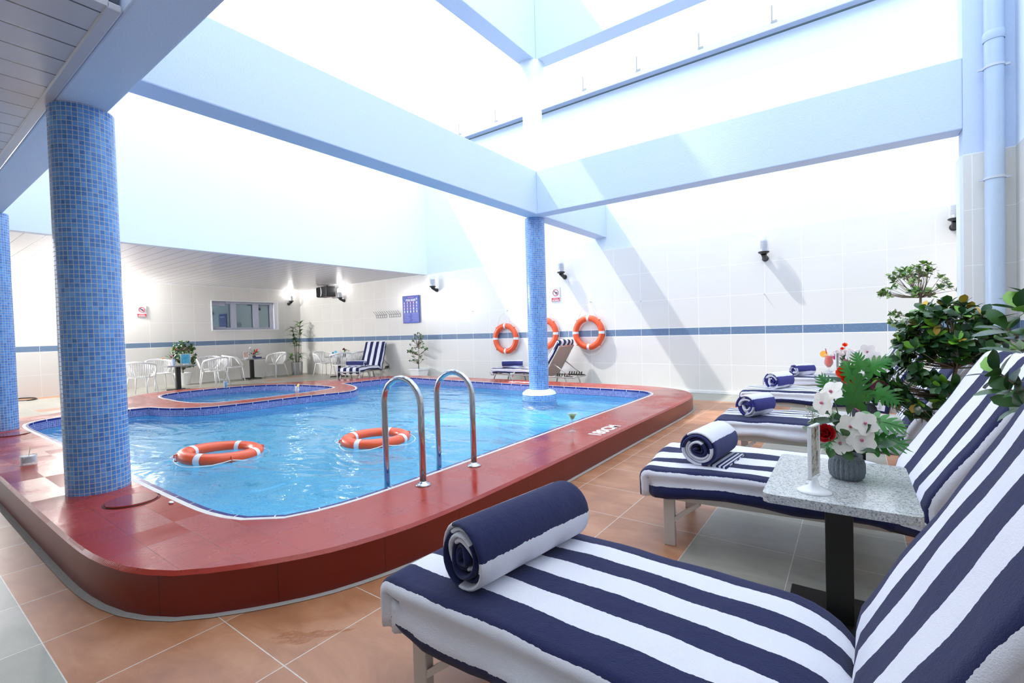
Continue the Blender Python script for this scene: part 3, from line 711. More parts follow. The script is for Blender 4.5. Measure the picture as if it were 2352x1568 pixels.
CH = [((-14.25, 4.05), 140, 'white plastic armchair partly hidden by the thick mosaic column'),
      ((-15.2, 4.75), 5, 'white plastic armchair behind the table with the yellow drink, facing us'),
      ((-14.5, 5.82), -160, 'white plastic armchair with its slatted back to us, between two cafe tables'),
      ((-15.65, 6.12), -20, 'white plastic armchair mostly hidden behind another chair, by the potted ficus'),
      ((-15.75, 6.86), 75, 'white plastic armchair just before the table with orange flowers'),
      ((-15.8, 8.22), -75, 'white plastic armchair between the orange flower table and the silver planter'),
      ((-14.15, 8.95), 0, 'white plastic armchair just past the silver planter'),
      ((-12.65, 8.55), 170, 'white plastic armchair behind the rolled towel of the lounger by the chairs'),
      ((-12.75, 9.2), 185, 'white plastic armchair tucked behind the upright back of the striped lounger')]
ch0 = make_chair()
for i, ((x, y), a, lab) in enumerate(CH):
    c = ch0 if i == 0 else copytree(ch0)
    c.location = (x, y, 0); c.rotation_euler = (0, 0, R_(a)); c['label'] = lab

# ================================================================= pool ladder and life rings
STEEL = plain('polished_steel', hexc(200,202,205), .12, 1.0, var=.02)
t = thing('pool_ladder', 'polished steel ladder with two arched handrails at the pool edge', 'ladder', (-2.52, 2.62, KH))
for y in (2.34, 2.90):
    yy = y-2.62; path = [(0, yy, 0), (0, yy, .4), (0, yy, .57)]
    for k in range(1, 13): a = pi*k/12; path.append((-.2+.2*cos(a), yy, .57+.19*sin(a)))
    path += [(-.4, yy, .3), (-.4, yy, 0), (-.4, yy, -.9)]
    h = MB().tube(path, .0235, 16).obj('handrail', STEEL, t, smooth=True)
    MB().lathe([(.055, 0), (.055, .006), (.045, .014), (.026, .022), (.024, .03)], 24, (0, yy, 0)).obj('flange', STEEL, h, smooth=True)
for z in (-.35, -.62):
    MB().box(-.44, -.36, -.27, .27, z-.012, z+.012).obj('rung', STEEL, t, bevel=.005)
ORG = plain('orange_ring', hexc(238,88,40), .35, nscale=0, var=.03, coat=.3); TAPE = plain('white_tape', hexc(232,234,238), .4); ROPE = plain('white_rope', hexc(236,236,232), .8, nscale=300)
def make_ring(label, loc, rot, R0=.315, r=.066, group=None, rope='loose', seed=1):
    t = thing('life_ring', label, 'life ring', loc, 0, group); t.rotation_euler = rot
    path = [(R0*cos(2*pi*k/48), R0*sin(2*pi*k/48), 0) for k in range(48)]
    MB().tube(path, r, 18, closed=True, flat=.85).obj('ring', ORG, t, smooth=True)
    for q in range(4):
        a0 = pi/2*q; p = [(R0*cos(a0+d), R0*sin(a0+d), 0) for d in (-.085, -.03, .03, .085)]
        MB().tube(p, r+.002, 18, flat=.855, cap=False).obj('tape_band', TAPE, t, smooth=True)
    for q in range(4):
        a0 = pi/4+pi/2*q; c = Vector((cos(a0), sin(a0), 0)); MB().tube([c*(R0+.03)+Vector((0,0,.035)), c*(R0+r+.012)+Vector((0,0,.03)), c*(R0+r+.012)-Vector((0,0,.03)), c*(R0+.03)-Vector((0,0,.035))], .008, 6).obj('lug', ORG, t, smooth=True)
    rnd = random.Random(seed); P = []
    for q in range(4):
        for k in range(8):
            f = k/8; a = pi/4+pi/2*(q+f); rad = R0+r+.012 + sin(pi*f)*(.05+rnd.random()*.02 if rope == 'loose' else .012)
            P.append((rad*cos(a), rad*sin(a), -.01 if rope != 'loose' else -.035*sin(pi*f)))
    MB().tube(P, .005, 6, closed=True).obj('grab_rope', ROPE, t, smooth=True)
    return t
make_ring('orange life ring floating in the pool near the thick mosaic column', (-5.37, 2.18, .12), (R_(-2), R_(3), R_(35)), .325, .07, 'floating life rings', seed=3)
make_ring('orange life ring floating just behind the ladder handrail', (-4.45, 3.43, .12), (0, 0, R_(20)), .315, .07, 'floating life rings', seed=5)
GR = 'life rings hung on the back wall'
for x, z, lab in ((-7.03, 1.12, 'orange life ring on the wall beyond the column, nearer the potted shrub'), (-5.90, 1.22, 'orange life ring on the wall, half hidden by the pool column'), (-4.75, 1.22, 'orange life ring on the wall above the tan lounger back, rope loop drooping below')):
    t = make_ring(lab, (x, YR-.075, z), (R_(90), 0, 0), .315, .066, GR, rope='tight')
    ph = .70 if x > -6.5 else .72
    MB().tube([(-.25, .27, .02), (-.12, ph*.75, .05), (.05, ph-.06, .06), (.14, ph*.72, .05), (.26, .26, .02)], .0045, 6).obj('hanging_rope', ROPE, t, smooth=True)
    if x > -5:
        MB().tube([(-.27, .24, -.07), (-.285, 0, -.08), (-.27, -.25, -.06), (-.16, -.42, -.02), (0, -.5, 0), (.18, -.47, -.01), (.27, -.38, -.02), (.24, -.28, -.05), (.25, 0, -.08), (.25, .25, -.06)], .006, 6).obj('rope_loop', ROPE, t, smooth=True)
    o = MB().tube([(x+.05, YR, z+ph-.02), (x+.05, YR-.05, z+ph-.04), (x+.05, YR-.065, z+ph-.01)], .006, 6).obj('wall_hook', STEEL, smooth=True)
    tag(o, {-7.03: 'small steel hook above the life ring nearest the potted shrub', -5.9: 'small steel hook above the life ring behind the column', -4.75: 'small steel hook above the life ring with the drooping rope loop'}[x], 'hook', 'small hooks screwed into the wall')
for x, z, lab in ((-8.12, 1.85, 'bare wall hook between the blue rules board and the life rings'), (-3.57, 1.84, 'bare wall hook inside the broad diagonal shadow band'), (-1.30, 1.83, 'bare wall hook below the single lamp above the loungers')):
    o = MB().tube([(x, YR, z), (x, YR-.05, z-.01), (x, YR-.055, z+.015)], .006, 6).obj('wall_hook', STEEL, smooth=True); tag(o, lab, 'hook', 'small hooks screwed into the wall')

# ================================================================= wall lamps
def lamp_glass():
    m = bpy.data.materials.new('lamp_glass'); m.use_nodes = True; nt = m.node_tree; nt.nodes.clear()
    out = N(nt, 'ShaderNodeOutputMaterial'); tr = N(nt, 'ShaderNodeBsdfTransparent'); tr.inputs[0].default_value = (.97, .98, 1, 1)
    gl = N(nt, 'ShaderNodeBsdfPrincipled'); gl.inputs['Base Color'].default_value = (.92, .95, 1, 1); gl.inputs['Roughness'].default_value = .08
    mx = N(nt, 'ShaderNodeMixShader'); mx.inputs[0].default_value = .34
    nt.links.new(tr.outputs[0], mx.inputs[1]); nt.links.new(gl.outputs[0], mx.inputs[2]); nt.links.new(mx.outputs[0], out.inputs[0]); MATS['lamp_glass'] = m; return m
lamp_glass()
def clear_mat(name, tint, opac=.15, rough=.02):
    m = bpy.data.materials.new(name); m.use_nodes = True; nt = m.node_tree; nt.nodes.clear()
    out = N(nt, 'ShaderNodeOutputMaterial'); tr = N(nt, 'ShaderNodeBsdfTransparent'); tr.inputs[0].default_value = (*tint, 1)
    gl = N(nt, 'ShaderNodeBsdfPrincipled'); gl.inputs['Base Color'].default_value = (*tint, 1); gl.inputs['Roughness'].default_value = rough
    mx = N(nt, 'ShaderNodeMixShader'); lw = N(nt, 'ShaderNodeLayerWeight'); lw.inputs[0].default_value = .5
    f = math_(nt, 'MULTIPLY_ADD', lw.outputs['Facing'], .5, opac)
    nt.links.new(f, mx.inputs[0]); nt.links.new(tr.outputs[0], mx.inputs[1]); nt.links.new(gl.outputs[0], mx.inputs[2]); nt.links.new(mx.outputs[0], out.inputs[0]); MATS[name] = m; return m
GLASS = clear_mat('drinking_glass', (.93, .96, .97), .12)
BLK = plain('black_bracket', hexc(34,36,40), .35); CHR = plain('lamp_louvre', hexc(190,192,196), .2, .7)
def wall_lamp(label, x, y, z, rz, power=0):
    """local: mounted on a wall at local y=0, sticks out towards -y"""
    t = thing('wall_lamp', label, 'wall lamp', (x, y, z), rz, 'bulkhead wall lamps on black brackets')
    b = MB(); b.tube([(0, 0, -.0), (0, -.03, -.0)], [.055, .05], 16); b.tube([(0, -.03, 0), (0, -.08, .015), (0, -.15, .05), (0, -.17, .07)], [.045, .04, .045, .05], 14)
    b.lathe([(.05, .06), (.088, .085), (.09, .10), (.08, .105)], 20, (0, -.17, 0)); b.obj('bracket', BLK, t, smooth=True, auto=40)
    pr_ = [(.075, .105), (.078, .14), (.079, .33)] + [(.079*cos(a), .33+.085*sin(a)) for a in (R_(20), R_(40), R_(60), R_(78), R_(89))]
    MB().lathe(pr_, 24, (0, -.17, 0), cap=False).obj('globe', MATS['lamp_glass'], t, smooth=True)
    b = MB(); b.lathe([(.055, .105), (.06, .15)], 16, (0, -.17, 0))
    for k in range(5): b.lathe([(.046, .175+.028*k), (.062, .168+.028*k), (.062, .178+.028*k), (.046, .185+.028*k)], 16, (0, -.17, 0))
    for a in (45, 135, 225, 315): b.tube([(.055*cos(R_(a)), -.17+.055*sin(R_(a)), .11), (.055*cos(R_(a)), -.17+.055*sin(R_(a)), .32)], .004, 6)
    b.obj('louvre', CHR, t)
    if power:
        l = bpy.data.lights.new('lamp_bulb', 'POINT'); l.energy = power; l.shadow_soft_size = .07; l.color = (1, .97, .93)
        o = bpy.data.objects.new('lamp_bulb', l); COL.objects.link(o); o.parent = t; o.location = (0, -.17, .37)
    return t
wall_lamp('wall lamp on the window wall just before the room corner', XL, 9.07, 2.50, R_(90), 5)
wall_lamp('wall lamp directly right of the black loudspeaker', -13.71, YR, 2.47, 0, 5)
wall_lamp('wall lamp at the end of the low ceiling, above the blue rules board', -9.42, YR, 2.50, 0)
wall_lamp('wall lamp on the back wall above the small no-diving sign', -5.35, YR, 2.50, 0)
wall_lamp('wall lamp casting a long diagonal shadow on the tiles above the loungers', -1.28, YR, 2.46, 0)
wall_lamp('wall lamp half hidden behind the tiled pillar by the downpipe', 1.19, YR, 2.64, 0)
wall_lamp('added fill lamp out of view behind the thick mosaic column', XL, 3.55, 2.50, R_(90), 700)  # added unseen, brightens the area under the low ceiling
wall_lamp('added fill lamp out of view at the far end of the window wall', XL, 1.0, 2.50, R_(90), 560)  # second added lamp, fills the left end of the window wall

# ================================================================= window
FRM = plain('window_frame', hexc(196,200,218), .3); 
def mirror_glass():
    m, nt, b = newmat('window_glass'); b.inputs['Base Color'].default_value = (*hexc(105,120,124), 1); b.inputs['Roughness'].default_value = .03
    b.inputs['Metallic'].default_value = .75; n = noise(nt, objco(nt), 1.2, 2); c = mixc(nt, n, hexc(120,140,146), hexc(140,156,162)); nt.links.new(c, b.inputs['Base Color']); MATS['window_glass'] = m; return m
mirror_glass()
wx = XL-.12
b = MB(); b.box(wx-.02, wx, wy0, wy1, wz0, wz0+.05); b.box(wx-.02, wx+.02, wy0, wy1, wz1-.05, wz1)
fr = MB(); 
for y0, y1 in ((7.14, 7.31), (7.85, 8.03), (8.42, 8.53)): fr.box(wx-.022, wx+.066, y0, y1, wz0-.002, wz1+.002)
fr.box(wx-.02, wx+.06, 7.0, 8.53, wz0, wz0+.07).box(wx-.02, wx+.06, 7.0, 8.53, wz1-.07, wz1).box(wx-.02, wx+.02, wy0, 7.0, wz0, wz0+.10).box(wx-.02, wx+.02, wy0, 7.0, wz1-.14, wz1)
w = fr.obj('window_1', FRM, bevel=.006, kind='structure')
MB().box(wx-.03, wx-.01, wy0, wy1, wz0, wz1).obj('window_pane', MATS['window_glass'], w)
b = MB(); b.box(XL-.14, XL+.002, 8.53, wy1, wz0, wz1); b.box(XL-.14, XL+.012, wy0-.03, wy0, wz0-.03, wz1+.03).box(XL-.14, XL+.012, wy1, wy1+.04, wz0-.03, wz1+.03).box(XL-.14, XL+.012, wy0, wy1, wz0-.03, wz0).box(XL-.14, XL+.012, wy0, wy1, wz1, wz1+.03)
b.obj('window_surround', plain('white_reveal', hexc(240,240,244), .4), w)

# ================================================================= signs and wall things
WSIGN = plain('sign_white', hexc(222,224,234), .25); RSIGN = plain('sign_red', hexc(206,40,54), .3); DRK = plain('sign_black', hexc(40,34,44), .4); WHT = plain('lettering_white', hexc(250,250,250), .4)
def no_diving(label, loc, rz, w, h):
    t = thing('no_diving_sign', label, 'sign', loc, rz, 'small red and white prohibition signs')
    MB().box(-w/2, w/2, -.012, 0, 0, h).obj('plate', WSIGN, t, bevel=.002)
    MB().box(-w/2+.012, w/2-.012, -.014, -.012, .012, h*.28).obj('caption_band', RSIGN, t)
    textmesh('NO DIVING', h*.125, WHT, 'caption', t, (0, -.0155, h*.10), (R_(90), 0, 0), sx=w/(h*.125)*.135)
    b = MB(); b.bar((-w*.28, -.0155, h*.225), (w*.28, -.0155, h*.225), .002, h*.022); b.obj('arabic_line', WHT, t)
    c = (0, h*.64); r = w*.3; ring = [(c[0]+r*cos(2*pi*k/32), -.0135, c[1]+r*sin(2*pi*k/32)) for k in range(32)]
    b = MB(); b.tube(ring, .0065*h/.32, 6, closed=True); b.bar((-r*.7, -.0135, c[1]+r*.7), (r*.7, -.0135, c[1]-r*.7), .004, .012*h/.32); b.obj('prohibition_ring', RSIGN, t)
    b = MB(); b.sphere((r*.52, -.014, c[1]-.1*r), .012*h/.32, 8, 6); b.bar((r*.42, -.014, c[1]), (-r*.5, -.014, c[1]+r*.25), .004, .014*h/.32); b.bar((-r*.1, -.014, c[1]+.1*r), (r*.2, -.014, c[1]-r*.5), .004, .01*h/.32); b.obj('diver_pictogram', DRK, t)
no_diving('no diving sign on the window wall, beside the thick mosaic column', (XL, 4.74, 2.0), R_(90), .23, .33)
no_diving('no diving sign on the sunlit back wall beside the pool column', (-5.60, YR, 1.95), 0, .235, .33)

t = thing('rules_board', 'blue pool rules board with rows of round icons on the back wall', 'sign', (-10.46, YR-.02, 1.62))
def board_mat():
    m, nt, b = newmat('board_blue'); s = sep(nt, objco(nt)); g = noise(nt, objco(nt), 2.2, 1)
    c = mixc(nt, g, hexc(58,48,150), hexc(66,110,220)); nt.links.new(c, b.inputs['Base Color']); b.inputs['Roughness'].default_value = .5; return m
MB().box(-.35, .35, -.025, -.012, 0, .80).obj('plate', board_mat(), t, bevel=.002)
for x in (-.32, .32):
    for z in (.03, .77): MB().tube([(x, 0, z), (x, -.032, z)], .014, 10).obj('standoff', STEEL, t, smooth=True)
textmesh('POOL RULES', .085, WHT, 'heading', t, (0, -.0265, .665), (R_(90), 0, 0), sx=.82)
PURP = plain('purple_letter', hexc(190,120,200), .4); ICR = plain('icon_red', hexc(226,90,110), .4); ICW = plain('icon_white', hexc(238,240,250), .4); LIL = plain('lilac_text', hexc(140,150,225), .5)
b = MB()
for x0, x1 in ((-.12, -.02), (.0, .14)): b.box(x0, x1, -.0265, -.025, .735, .752)
b.obj('small_header', PURP, t)
for r_ in range(5):
    for c_ in range(5):
        if r_ == 0 and c_ < 4: continue
        x = -.27+.13*c_; z = .70-.085*(r_)-(.02 if r_ else 0); z -= .0
        red = c_ < 4 and not (r_ == 4 or (r_ == 3 and c_ == 3))
        M = Matrix.Rotation(R_(90), 4, 'X'); M.translation = Vector((x, 0, z))
        bb = MB()
        if c_ == 4 and r_ in (2, 3): bb.add([(x-.026, -.027, z-.02), (x+.026, -.027, z-.02), (x, -.027, z+.028)], [(0, 1, 2)])
        else: bb.lathe([(.026, .0255), (.026, .0268)], 16, ax=M)
        if red: bb.lathe([(.018, .0268), (.018, .0275)], 16, ax=M, mi=1)
        bb.box(x-.03, x+.03, -.0265, -.025, z-.044, z-.036, 1 if red else 0)
        bb.obj('icon', [ICR if red else ICW, ICW], t)
b = MB(); rnd = random.Random(4)
for k in range(10):
    z = .27-.025*k; b.box(-.31, -.02-rnd.random()*.08, -.0262, -.025, z, z+.009); b.box(.03+rnd.random()*.05, .31, -.0262, -.025, z, z+.009)
o = b.obj('small_print', LIL, t); o['kind'] = 'stuff'

GREYM = plain('grey_metal', hexc(96,96,104), .35, .6)
def hook_rack(label, x):
    t = thing('hook_rack', label, 'hook rack', (x, YR, 1.83), 0, 'wire hook racks on the back wall')
    b = MB(); b.tube([(-.25, -.012, 0), (.25, -.012, 0)], .006, 6); b.tube([(-.25, -.012, .08), (.25, -.012, .08)], .006, 6)
    for k in range(6): xx = -.25+.1*k; b.tube([(xx, -.012, 0), (xx, -.012, .08)], .005, 6)
    b.obj('rail', GREYM, t)
    for k in range(6):
        xx = -.25+.1*k; MB().tube([(xx, -.012, .08), (xx-.02, -.05, .14), (xx-.045, -.085, .19)], .005, 6).obj('hook', GREYM, t)
hook_rack('wire hook rack further from the blue rules board', -11.83); hook_rack('wire hook rack next to the blue rules board', -11.21)

t = thing('loudspeaker', 'black loudspeaker with a white crescent on its front, hung below the low ceiling', 'loudspeaker', (-14.15, 9.12, 2.60), R_(-6))
MB().box(-.33, .33, -.16, .16, 0, .34).obj('cabinet', plain('speaker_black', hexc(26,26,32), .5), t, bevel=.02)
MB().box(-.335, -.05, -.175, -.155, .02, .32).obj('grille', plain('speaker_grille', hexc(12,12,14), .9, nscale=200, nstr=.5), t, bevel=.008)
b = MB(); arc = [(-.06+.10*cos(a), -.178, .17+.15*sin(a)) for a in [R_(-80+160*k/12) for k in range(13)]]; b.tube(arc, [.006+.02*sin(pi*k/12) for k in range(13)], 8, flat=1); b.obj('crescent', WHT, t, smooth=True)
MB().bar((0, .05, .34), (0, .05, .42), .05, .03, upv=(0, 1, 0)).obj('bracket', BLK, t)

# lightning tape, clips and conduit along the parapet
GALV = plain('galvanised', hexc(150,152,150), .4, .5); CABL = plain('dark_cable', hexc(72,88,92), .5)
tag(MB().tube([(XL, YR-.10, 6.27), (XR, YR-.10, 6.265)], .018, 6).obj('parapet_cable', CABL, smooth=True), 'thin dark cable running under the parapet ledge of the back wall', 'cable')
for k in range(9):
    x = -9.5+1.2*k; t = tag(MB().box(x-.014, x+.014, YR-.15, YR-.14, 6.44, 6.74).box(x-.014, x+.08, YR-.165, YR-.12, 6.43, 6.47).obj('parapet_bracket', GALV), 'thin upright metal bracket standing on the parapet ledge', 'bracket', 'upright brackets along the parapet ledge')
# downpipe
PIPE = plain('pale_blue_pipe', hexc(188,206,226), .3)
t = thing('downpipe', 'pale blue drain pipe with clamps running down the tiled pillar', 'pipe', (1.135, 6.66, 0))
MB().tube([(0, 0, 0), (0, 0, 7.9)], .073, 28).obj('pipe', PIPE, t, smooth=True, auto=40)
MB().lathe([(.078, 4.02), (.084, 4.04), (.084, 4.09), (.078, 4.11)], 28, cap=False).obj('coupling', PIPE, t, smooth=True)
for z in (.9, 2.68, 3.9-.13, 5.5):
    h = MB(); h.lathe([(.075, z-.012), (.081, z-.012), (.081, z+.012), (.075, z+.012)], 28, cap=False); h.box(-.115, -.078, -.004, .02, z-.012, z+.012); h.box(.078, .115, -.004, .02, z-.012, z+.012)
    h.obj('pipe_clamp', plain('clamp_paint', hexc(205,212,222), .3), t)

# ================================================================= things on the kerb
TXT = plain('painted_white', hexc(245,240,236), .6)
tag(textmesh('180CM', .19, TXT, 'depth_marking', None, (-2.17, 4.64, KH+.0015), (0, 0, R_(90)), ext=.001, sx=1.0), 'white 180CM depth lettering on the red kerb beside the green cocktail', 'depth marking', 'painted depth markings')
tag(textmesh('180CM', .19, TXT, 'depth_marking', None, (-5.75, 8.2, KH+.0015), (0, 0, R_(180)), ext=.001, sx=1.0), 'white depth lettering on the kerb in front of the tube-legged lounger by the life rings', 'depth marking', 'painted depth markings')
REDC = plain('red_cover_paint', hexc(140,42,38), .16)
for x, y, lab in ((-4.02, 1.06, 'round red drain cover on the kerb beside the thick mosaic column'), (-8.32, 1.06, 'round red drain cover beside the column at the picture edge')):
    t = thing('drain_cover', lab, 'drain cover', (x, y, KH), 0, 'round drain covers on the kerb')
    MB().lathe([(.145, .001), (.145, .008), (.14, .011)], 40).obj('lid', REDC, t, smooth=True, auto=30)
    MB().tube([(.155*cos(2*pi*k/40), .155*sin(2*pi*k/40), .001) for k in range(40)], .004, 6, closed=True).obj('rim', plain('dark_gap', hexc(60,14,14), .5), t)
GRN = plain('green_drink', hexc(70,225,90), .1); REDL = plain('red_drink', hexc(215,30,26), .1); TEAL = plain('teal_drink', hexc(120,190,178), .1); BLU = plain('blue_drink', hexc(20,150,205), .1)
YEL = plain('yellow_drink', hexc(205,215,50), .1); MLK = plain('milky_drink', hexc(232,238,246), .3); ORD = plain('orange_drink', hexc(248,70,30), .1); CIT = plain('citrus', hexc(250,176,50), .5); PINE = plain('pineapple', hexc(214,196,110), .6)
GRL = plain('garnish_green', hexc(90,140,60), .6)
def martini(label, loc, s=1.0, layers=((GRN, .28, .85),), garnish=None):
    t = thing('cocktail_glass', label, 'drink', loc, 0, 'cocktails set around the pool'); t.scale = (s, s, s)
    MB().lathe([(.038, .0), (.038, .003), (.012, .009), (.0045, .02), (.004, .10), (.006, .112), (.052, .195), (.0505, .195), (.003, .115)], 24, cap=False).obj('glass', GLASS, t, smooth=True)
    for m, a, b_ in layers:
        r = lambda f: .004+.046*f
        MB().lathe([(r(a)*.97, .113+.082*a), (r(b_)*.97, .113+.082*b_)], 24).obj('liquid', m, t, smooth=True)
    if garnish: MB().lathe([(.018, -.003), (.018, .003)], 16, ax=Matrix.Translation((.045, 0, .20)) @ Matrix.Rotation(R_(80), 4, 'Y')).obj('garnish', garnish, t)
    return t
martini('green cocktail in a stemmed glass beside the 180CM lettering', (-2.45, 4.43, KH), 1.0)
martini('red and teal layered cocktail on the kerb in front of the pool column', (-5.85, 8.05, KH), 1.05, ((REDL, .05, .45), (TEAL, .45, .8)), PINE)
def hurricane(label, loc, mat, s=1.0, straw=None, garnish=None, clip=.9):
    t = thing('cocktail_glass', label, 'drink', loc, 0, 'cocktails set around the pool'); t.scale = (s, s, s)
    MB().lathe([(.036, 0), (.036, .003), (.008, .014), (.006, .035), (.02, .05), (.038, .08), (.04, .10), (.033, .135), (.034, .16), (.038, .175), (.037, .175)], 24, cap=False).obj('glass', GLASS, t, smooth=True)
    MB().lathe([(.004, .045), (.019, .052), (.037, .08), (.039, .10), (.032, .135), (.033, .16)], 24).obj('liquid', mat, t, smooth=True)
    if straw: MB().tube([(.005, 0, .06), (-.025, .0, .235)], .004, 8).obj('straw', straw, t, smooth=True)
    if garnish: MB().lathe([(.034, -.004), (.034, .004)], 20, ax=Matrix.Translation((-.04 if garnish is CIT else .042, 0, .18)) @ Matrix.Rotation(R_(65), 4, 'X')).obj('garnish', garnish, t)
    return t
STR = plain('red_straw', hexc(200,40,60), .4)
hurricane('white creamy cocktail with a pineapple slice on the strip between the two pools', (-8.45, 4.77, KH), MLK, 1.05, plain('dark_straw', hexc(90,20,30), .4), PINE)
hurricane('bright orange-red cocktail with an orange slice on the last granite table', (-.30, 7.80, .62), ORD, 1.35, STR, CIT)
t = thing('tumbler', 'tumbler of blue drink with a bent white straw on the side pool kerb', 'drink', (-11.41, 4.78, KH), 0, 'cocktails set around the pool')
MB().lathe([(.03, 0), (.042, .15), (.041, .15), (.029, .006)], 20, cap=False).obj('glass', GLASS, t, smooth=True); MB().lathe([(.029, .008), (.04, .14)], 20).obj('liquid', BLU, t, smooth=True)
MB().tube([(.0, 0, .02), (-.03, -.02, .18), (-.06, -.05, .205), (-.09, -.09, .205)], .004, 6).obj('straw', WHT, t, smooth=True)
t = thing('candle_jar', 'low glass jar of white filling with a flat stick, near the second mosaic column', 'jar', (-6.1, .87, KH))
MB().lathe([(.056, 0), (.058, .085), (.056, .085), (.054, .012)], 28, cap=False).obj('glass', GLASS, t, smooth=True); MB().lathe([(.053, .022), (.054, .078)], 28).obj('filling', plain('white_filling', hexc(236,232,232), .6), t, smooth=True, auto=40)
MB().bar((.0, 0, .06), (.012, .012, .15), .016, .003).obj('stick', plain('pale_wood', hexc(216,206,180), .7), t)
t = thing('wine_glass', 'tall glass of yellow drink on the table with the blue picture card', 'drink', (-14.38, 5.13, .66), 0, 'cocktails set around the pool')
MB().lathe([(.04, 0), (.04, .003), (.006, .01), (.005, .08), (.03, .12), (.04, .17), (.036, .25), (.035, .25)], 20, cap=False).obj('glass', GLASS, t, smooth=True); MB().lathe([(.005, .085), (.03, .122), (.038, .17), (.036, .22)], 20).obj('liquid', YEL, t, smooth=True)
tag(MB().tube([(-16.0+.35*cos(a), 2.25+.22*sin(a), .008+.01*a/6) for a in [2*pi*k/24 for k in range(40)]], .009, 6).obj('coiled_cable', BLACKP, smooth=True), 'thin black cable coiled on the floor by the window wall', 'cable')
tag(MB().sphere((0, 0, .006), .014, 10, 6, sc=(1.8, 1, .5)).obj('pebble', WHT, smooth=True, loc=(-3.72, 1.19, KH)), 'small white pebble on the kerb near the round drain cover', 'pebble')
# splashed water on the floor
def puddle_mat():
    m = bpy.data.materials.new('wet_patch'); m.use_nodes = True; nt = m.node_tree; nt.nodes.clear()
    out = N(nt, 'ShaderNodeOutputMaterial'); tr = N(nt, 'ShaderNodeBsdfTransparent'); tr.inputs[0].default_value = (.96, .92, .88, 1)
    gl = N(nt, 'ShaderNodeBsdfGlossy'); gl.inputs['Roughness'].default_value = .03; fr = N(nt, 'ShaderNodeFresnel'); fr.inputs[0].default_value = 1.25; mx = N(nt, 'ShaderNodeMixShader')
    bp = N(nt, 'ShaderNodeBump'); bp.inputs['Strength'].default_value = .5; bp.inputs['Distance'].default_value = .004; nt.links.new(noise(nt, geo(nt), 50, 3), bp.inputs['Height']); nt.links.new(bp.outputs[0], gl.inputs['Normal'])
    nt.links.new(fr.outputs[0], mx.inputs[0]); nt.links.new(tr.outputs[0], mx.inputs[1]); nt.links.new(gl.outputs[0], mx.inputs[2]); nt.links.new(mx.outputs[0], out.inputs[0]); return m
b = MB(); rnd = random.Random(9); pts = []
for k in range(26):
    a = 2*pi*k/26; r = 1+.35*sin(3*a+1)+.25*sin(7*a)+.15*rnd.random(); pts.append((.13*r*cos(a), .035*r*sin(a)))
b.poly(ccw(pts), 0)
for k in range(9):
    cx, cy, r = rnd.uniform(-.3, .3), rnd.uniform(-.1, .1), rnd.uniform(.004, .012); b.poly([(cx+r*cos(2*pi*q/8), cy+r*.7*sin(2*pi*q/8)) for q in range(8)], 0)
tag(b.obj('puddle', puddle_mat(), loc=(-1.95, 1.10, .002), rot=(0, 0, R_(45))), 'small splash of water on the orange floor tiles beside the kerb', 'water splash', kind='stuff')

# ================================================================= table cards
def card_stand(label, loc, rz, h, w, pic, mat=None, disc=True):
    t = thing('card_stand', label, 'sign holder', loc, rz, 'white card holders on the tables')
    WS = plain('glossy_white', hexc(240,243,244), .15)
    if disc: MB().lathe([(.062, 0), (.062, .005), (.045, .011), (.02, .025), (.013, .05), (.013, .065)], 32).obj('base', WS, t, smooth=True)
    else: MB().box(-.05, .05, -.03, .03, 0, .03).obj('base', WS, t, bevel=.008)
    z0 = .055 if disc else .03; b = MB(); f = .009
    b.box(-w/2, -w/2+f, -.007, .007, z0, z0+h).box(w/2-f, w/2, -.007, .007, z0, z0+h).box(-w/2, w/2, -.007, .007, z0, z0+f).box(-w/2, w/2, -.007, .007, z0+h-f, z0+h)
    b.obj('frame', WS, t, bevel=.003); MB().box(-w/2+f, w/2-f, -.003, .003, z0+f, z0+h-f).obj('card', pic, t); return t
def pic_mat(name, cols, sc):
    m, nt, b = newmat(name); c = ramp(nt, noise(nt, objco(nt), sc, 4, .6), [(.3+.4*i/(len(cols)-1), k) for i, k in enumerate(cols)]); nt.links.new(c, b.inputs['Base Color']); b.inputs['Roughness'].default_value = .2; return m
PA = pic_mat('picture_brown', [hexc(60,50,40), hexc(150,140,120), hexc(210,205,190), hexc(120,90,60)], 30); PB = pic_mat('picture_blue', [hexc(60,160,210), hexc(90,190,225), hexc(130,210,235)], 8); PC = pic_mat('picture_red', [hexc(180,60,50), hexc(230,200,190), hexc(120,60,60)], 12)
card_stand('white card stand on the closest granite table, turned nearly edge-on', (-.140, 2.24, .62), R_(76), .215, .105, PA)
card_stand('white card stand on the last granite table beside the orange cocktail', (-.20, 7.66, .62), R_(75), .215, .105, PA)
card_stand('white framed card with a plain sky-blue picture on a cafe table', (-14.25, 5.02, .66), R_(85), .26, .22, PB, disc=False)
card_stand('white framed card with a reddish picture beside the orange flowers', (-15.72, 7.22, .66), R_(78), .2, .15, PC, disc=False)
card_stand('pale blue card in a frame on the corner table behind the lounger', (-13.24, 8.80, .66), R_(30), .16, .10, PB, disc=False)
MENU = plain('navy_box', hexc(40,48,110), .4)
tag(MB().box(-.11, .11, -.06, .06, 0, .045).obj('menu_box', MENU, loc=(-15.66, 7.55, .66), rot=(0, 0, R_(80)), bevel=.004), 'flat navy blue box lying below the orange flowers on the cafe table', 'box', 'navy blue boxes on cafe tables')
tag(MB().box(-.11, .11, -.06, .06, 0, .045).obj('menu_box', MENU, loc=(-13.42, 8.85, .66), rot=(0, 0, R_(30)), bevel=.004), 'flat navy blue box on the corner table with the turquoise cup', 'box', 'navy blue boxes on cafe tables')
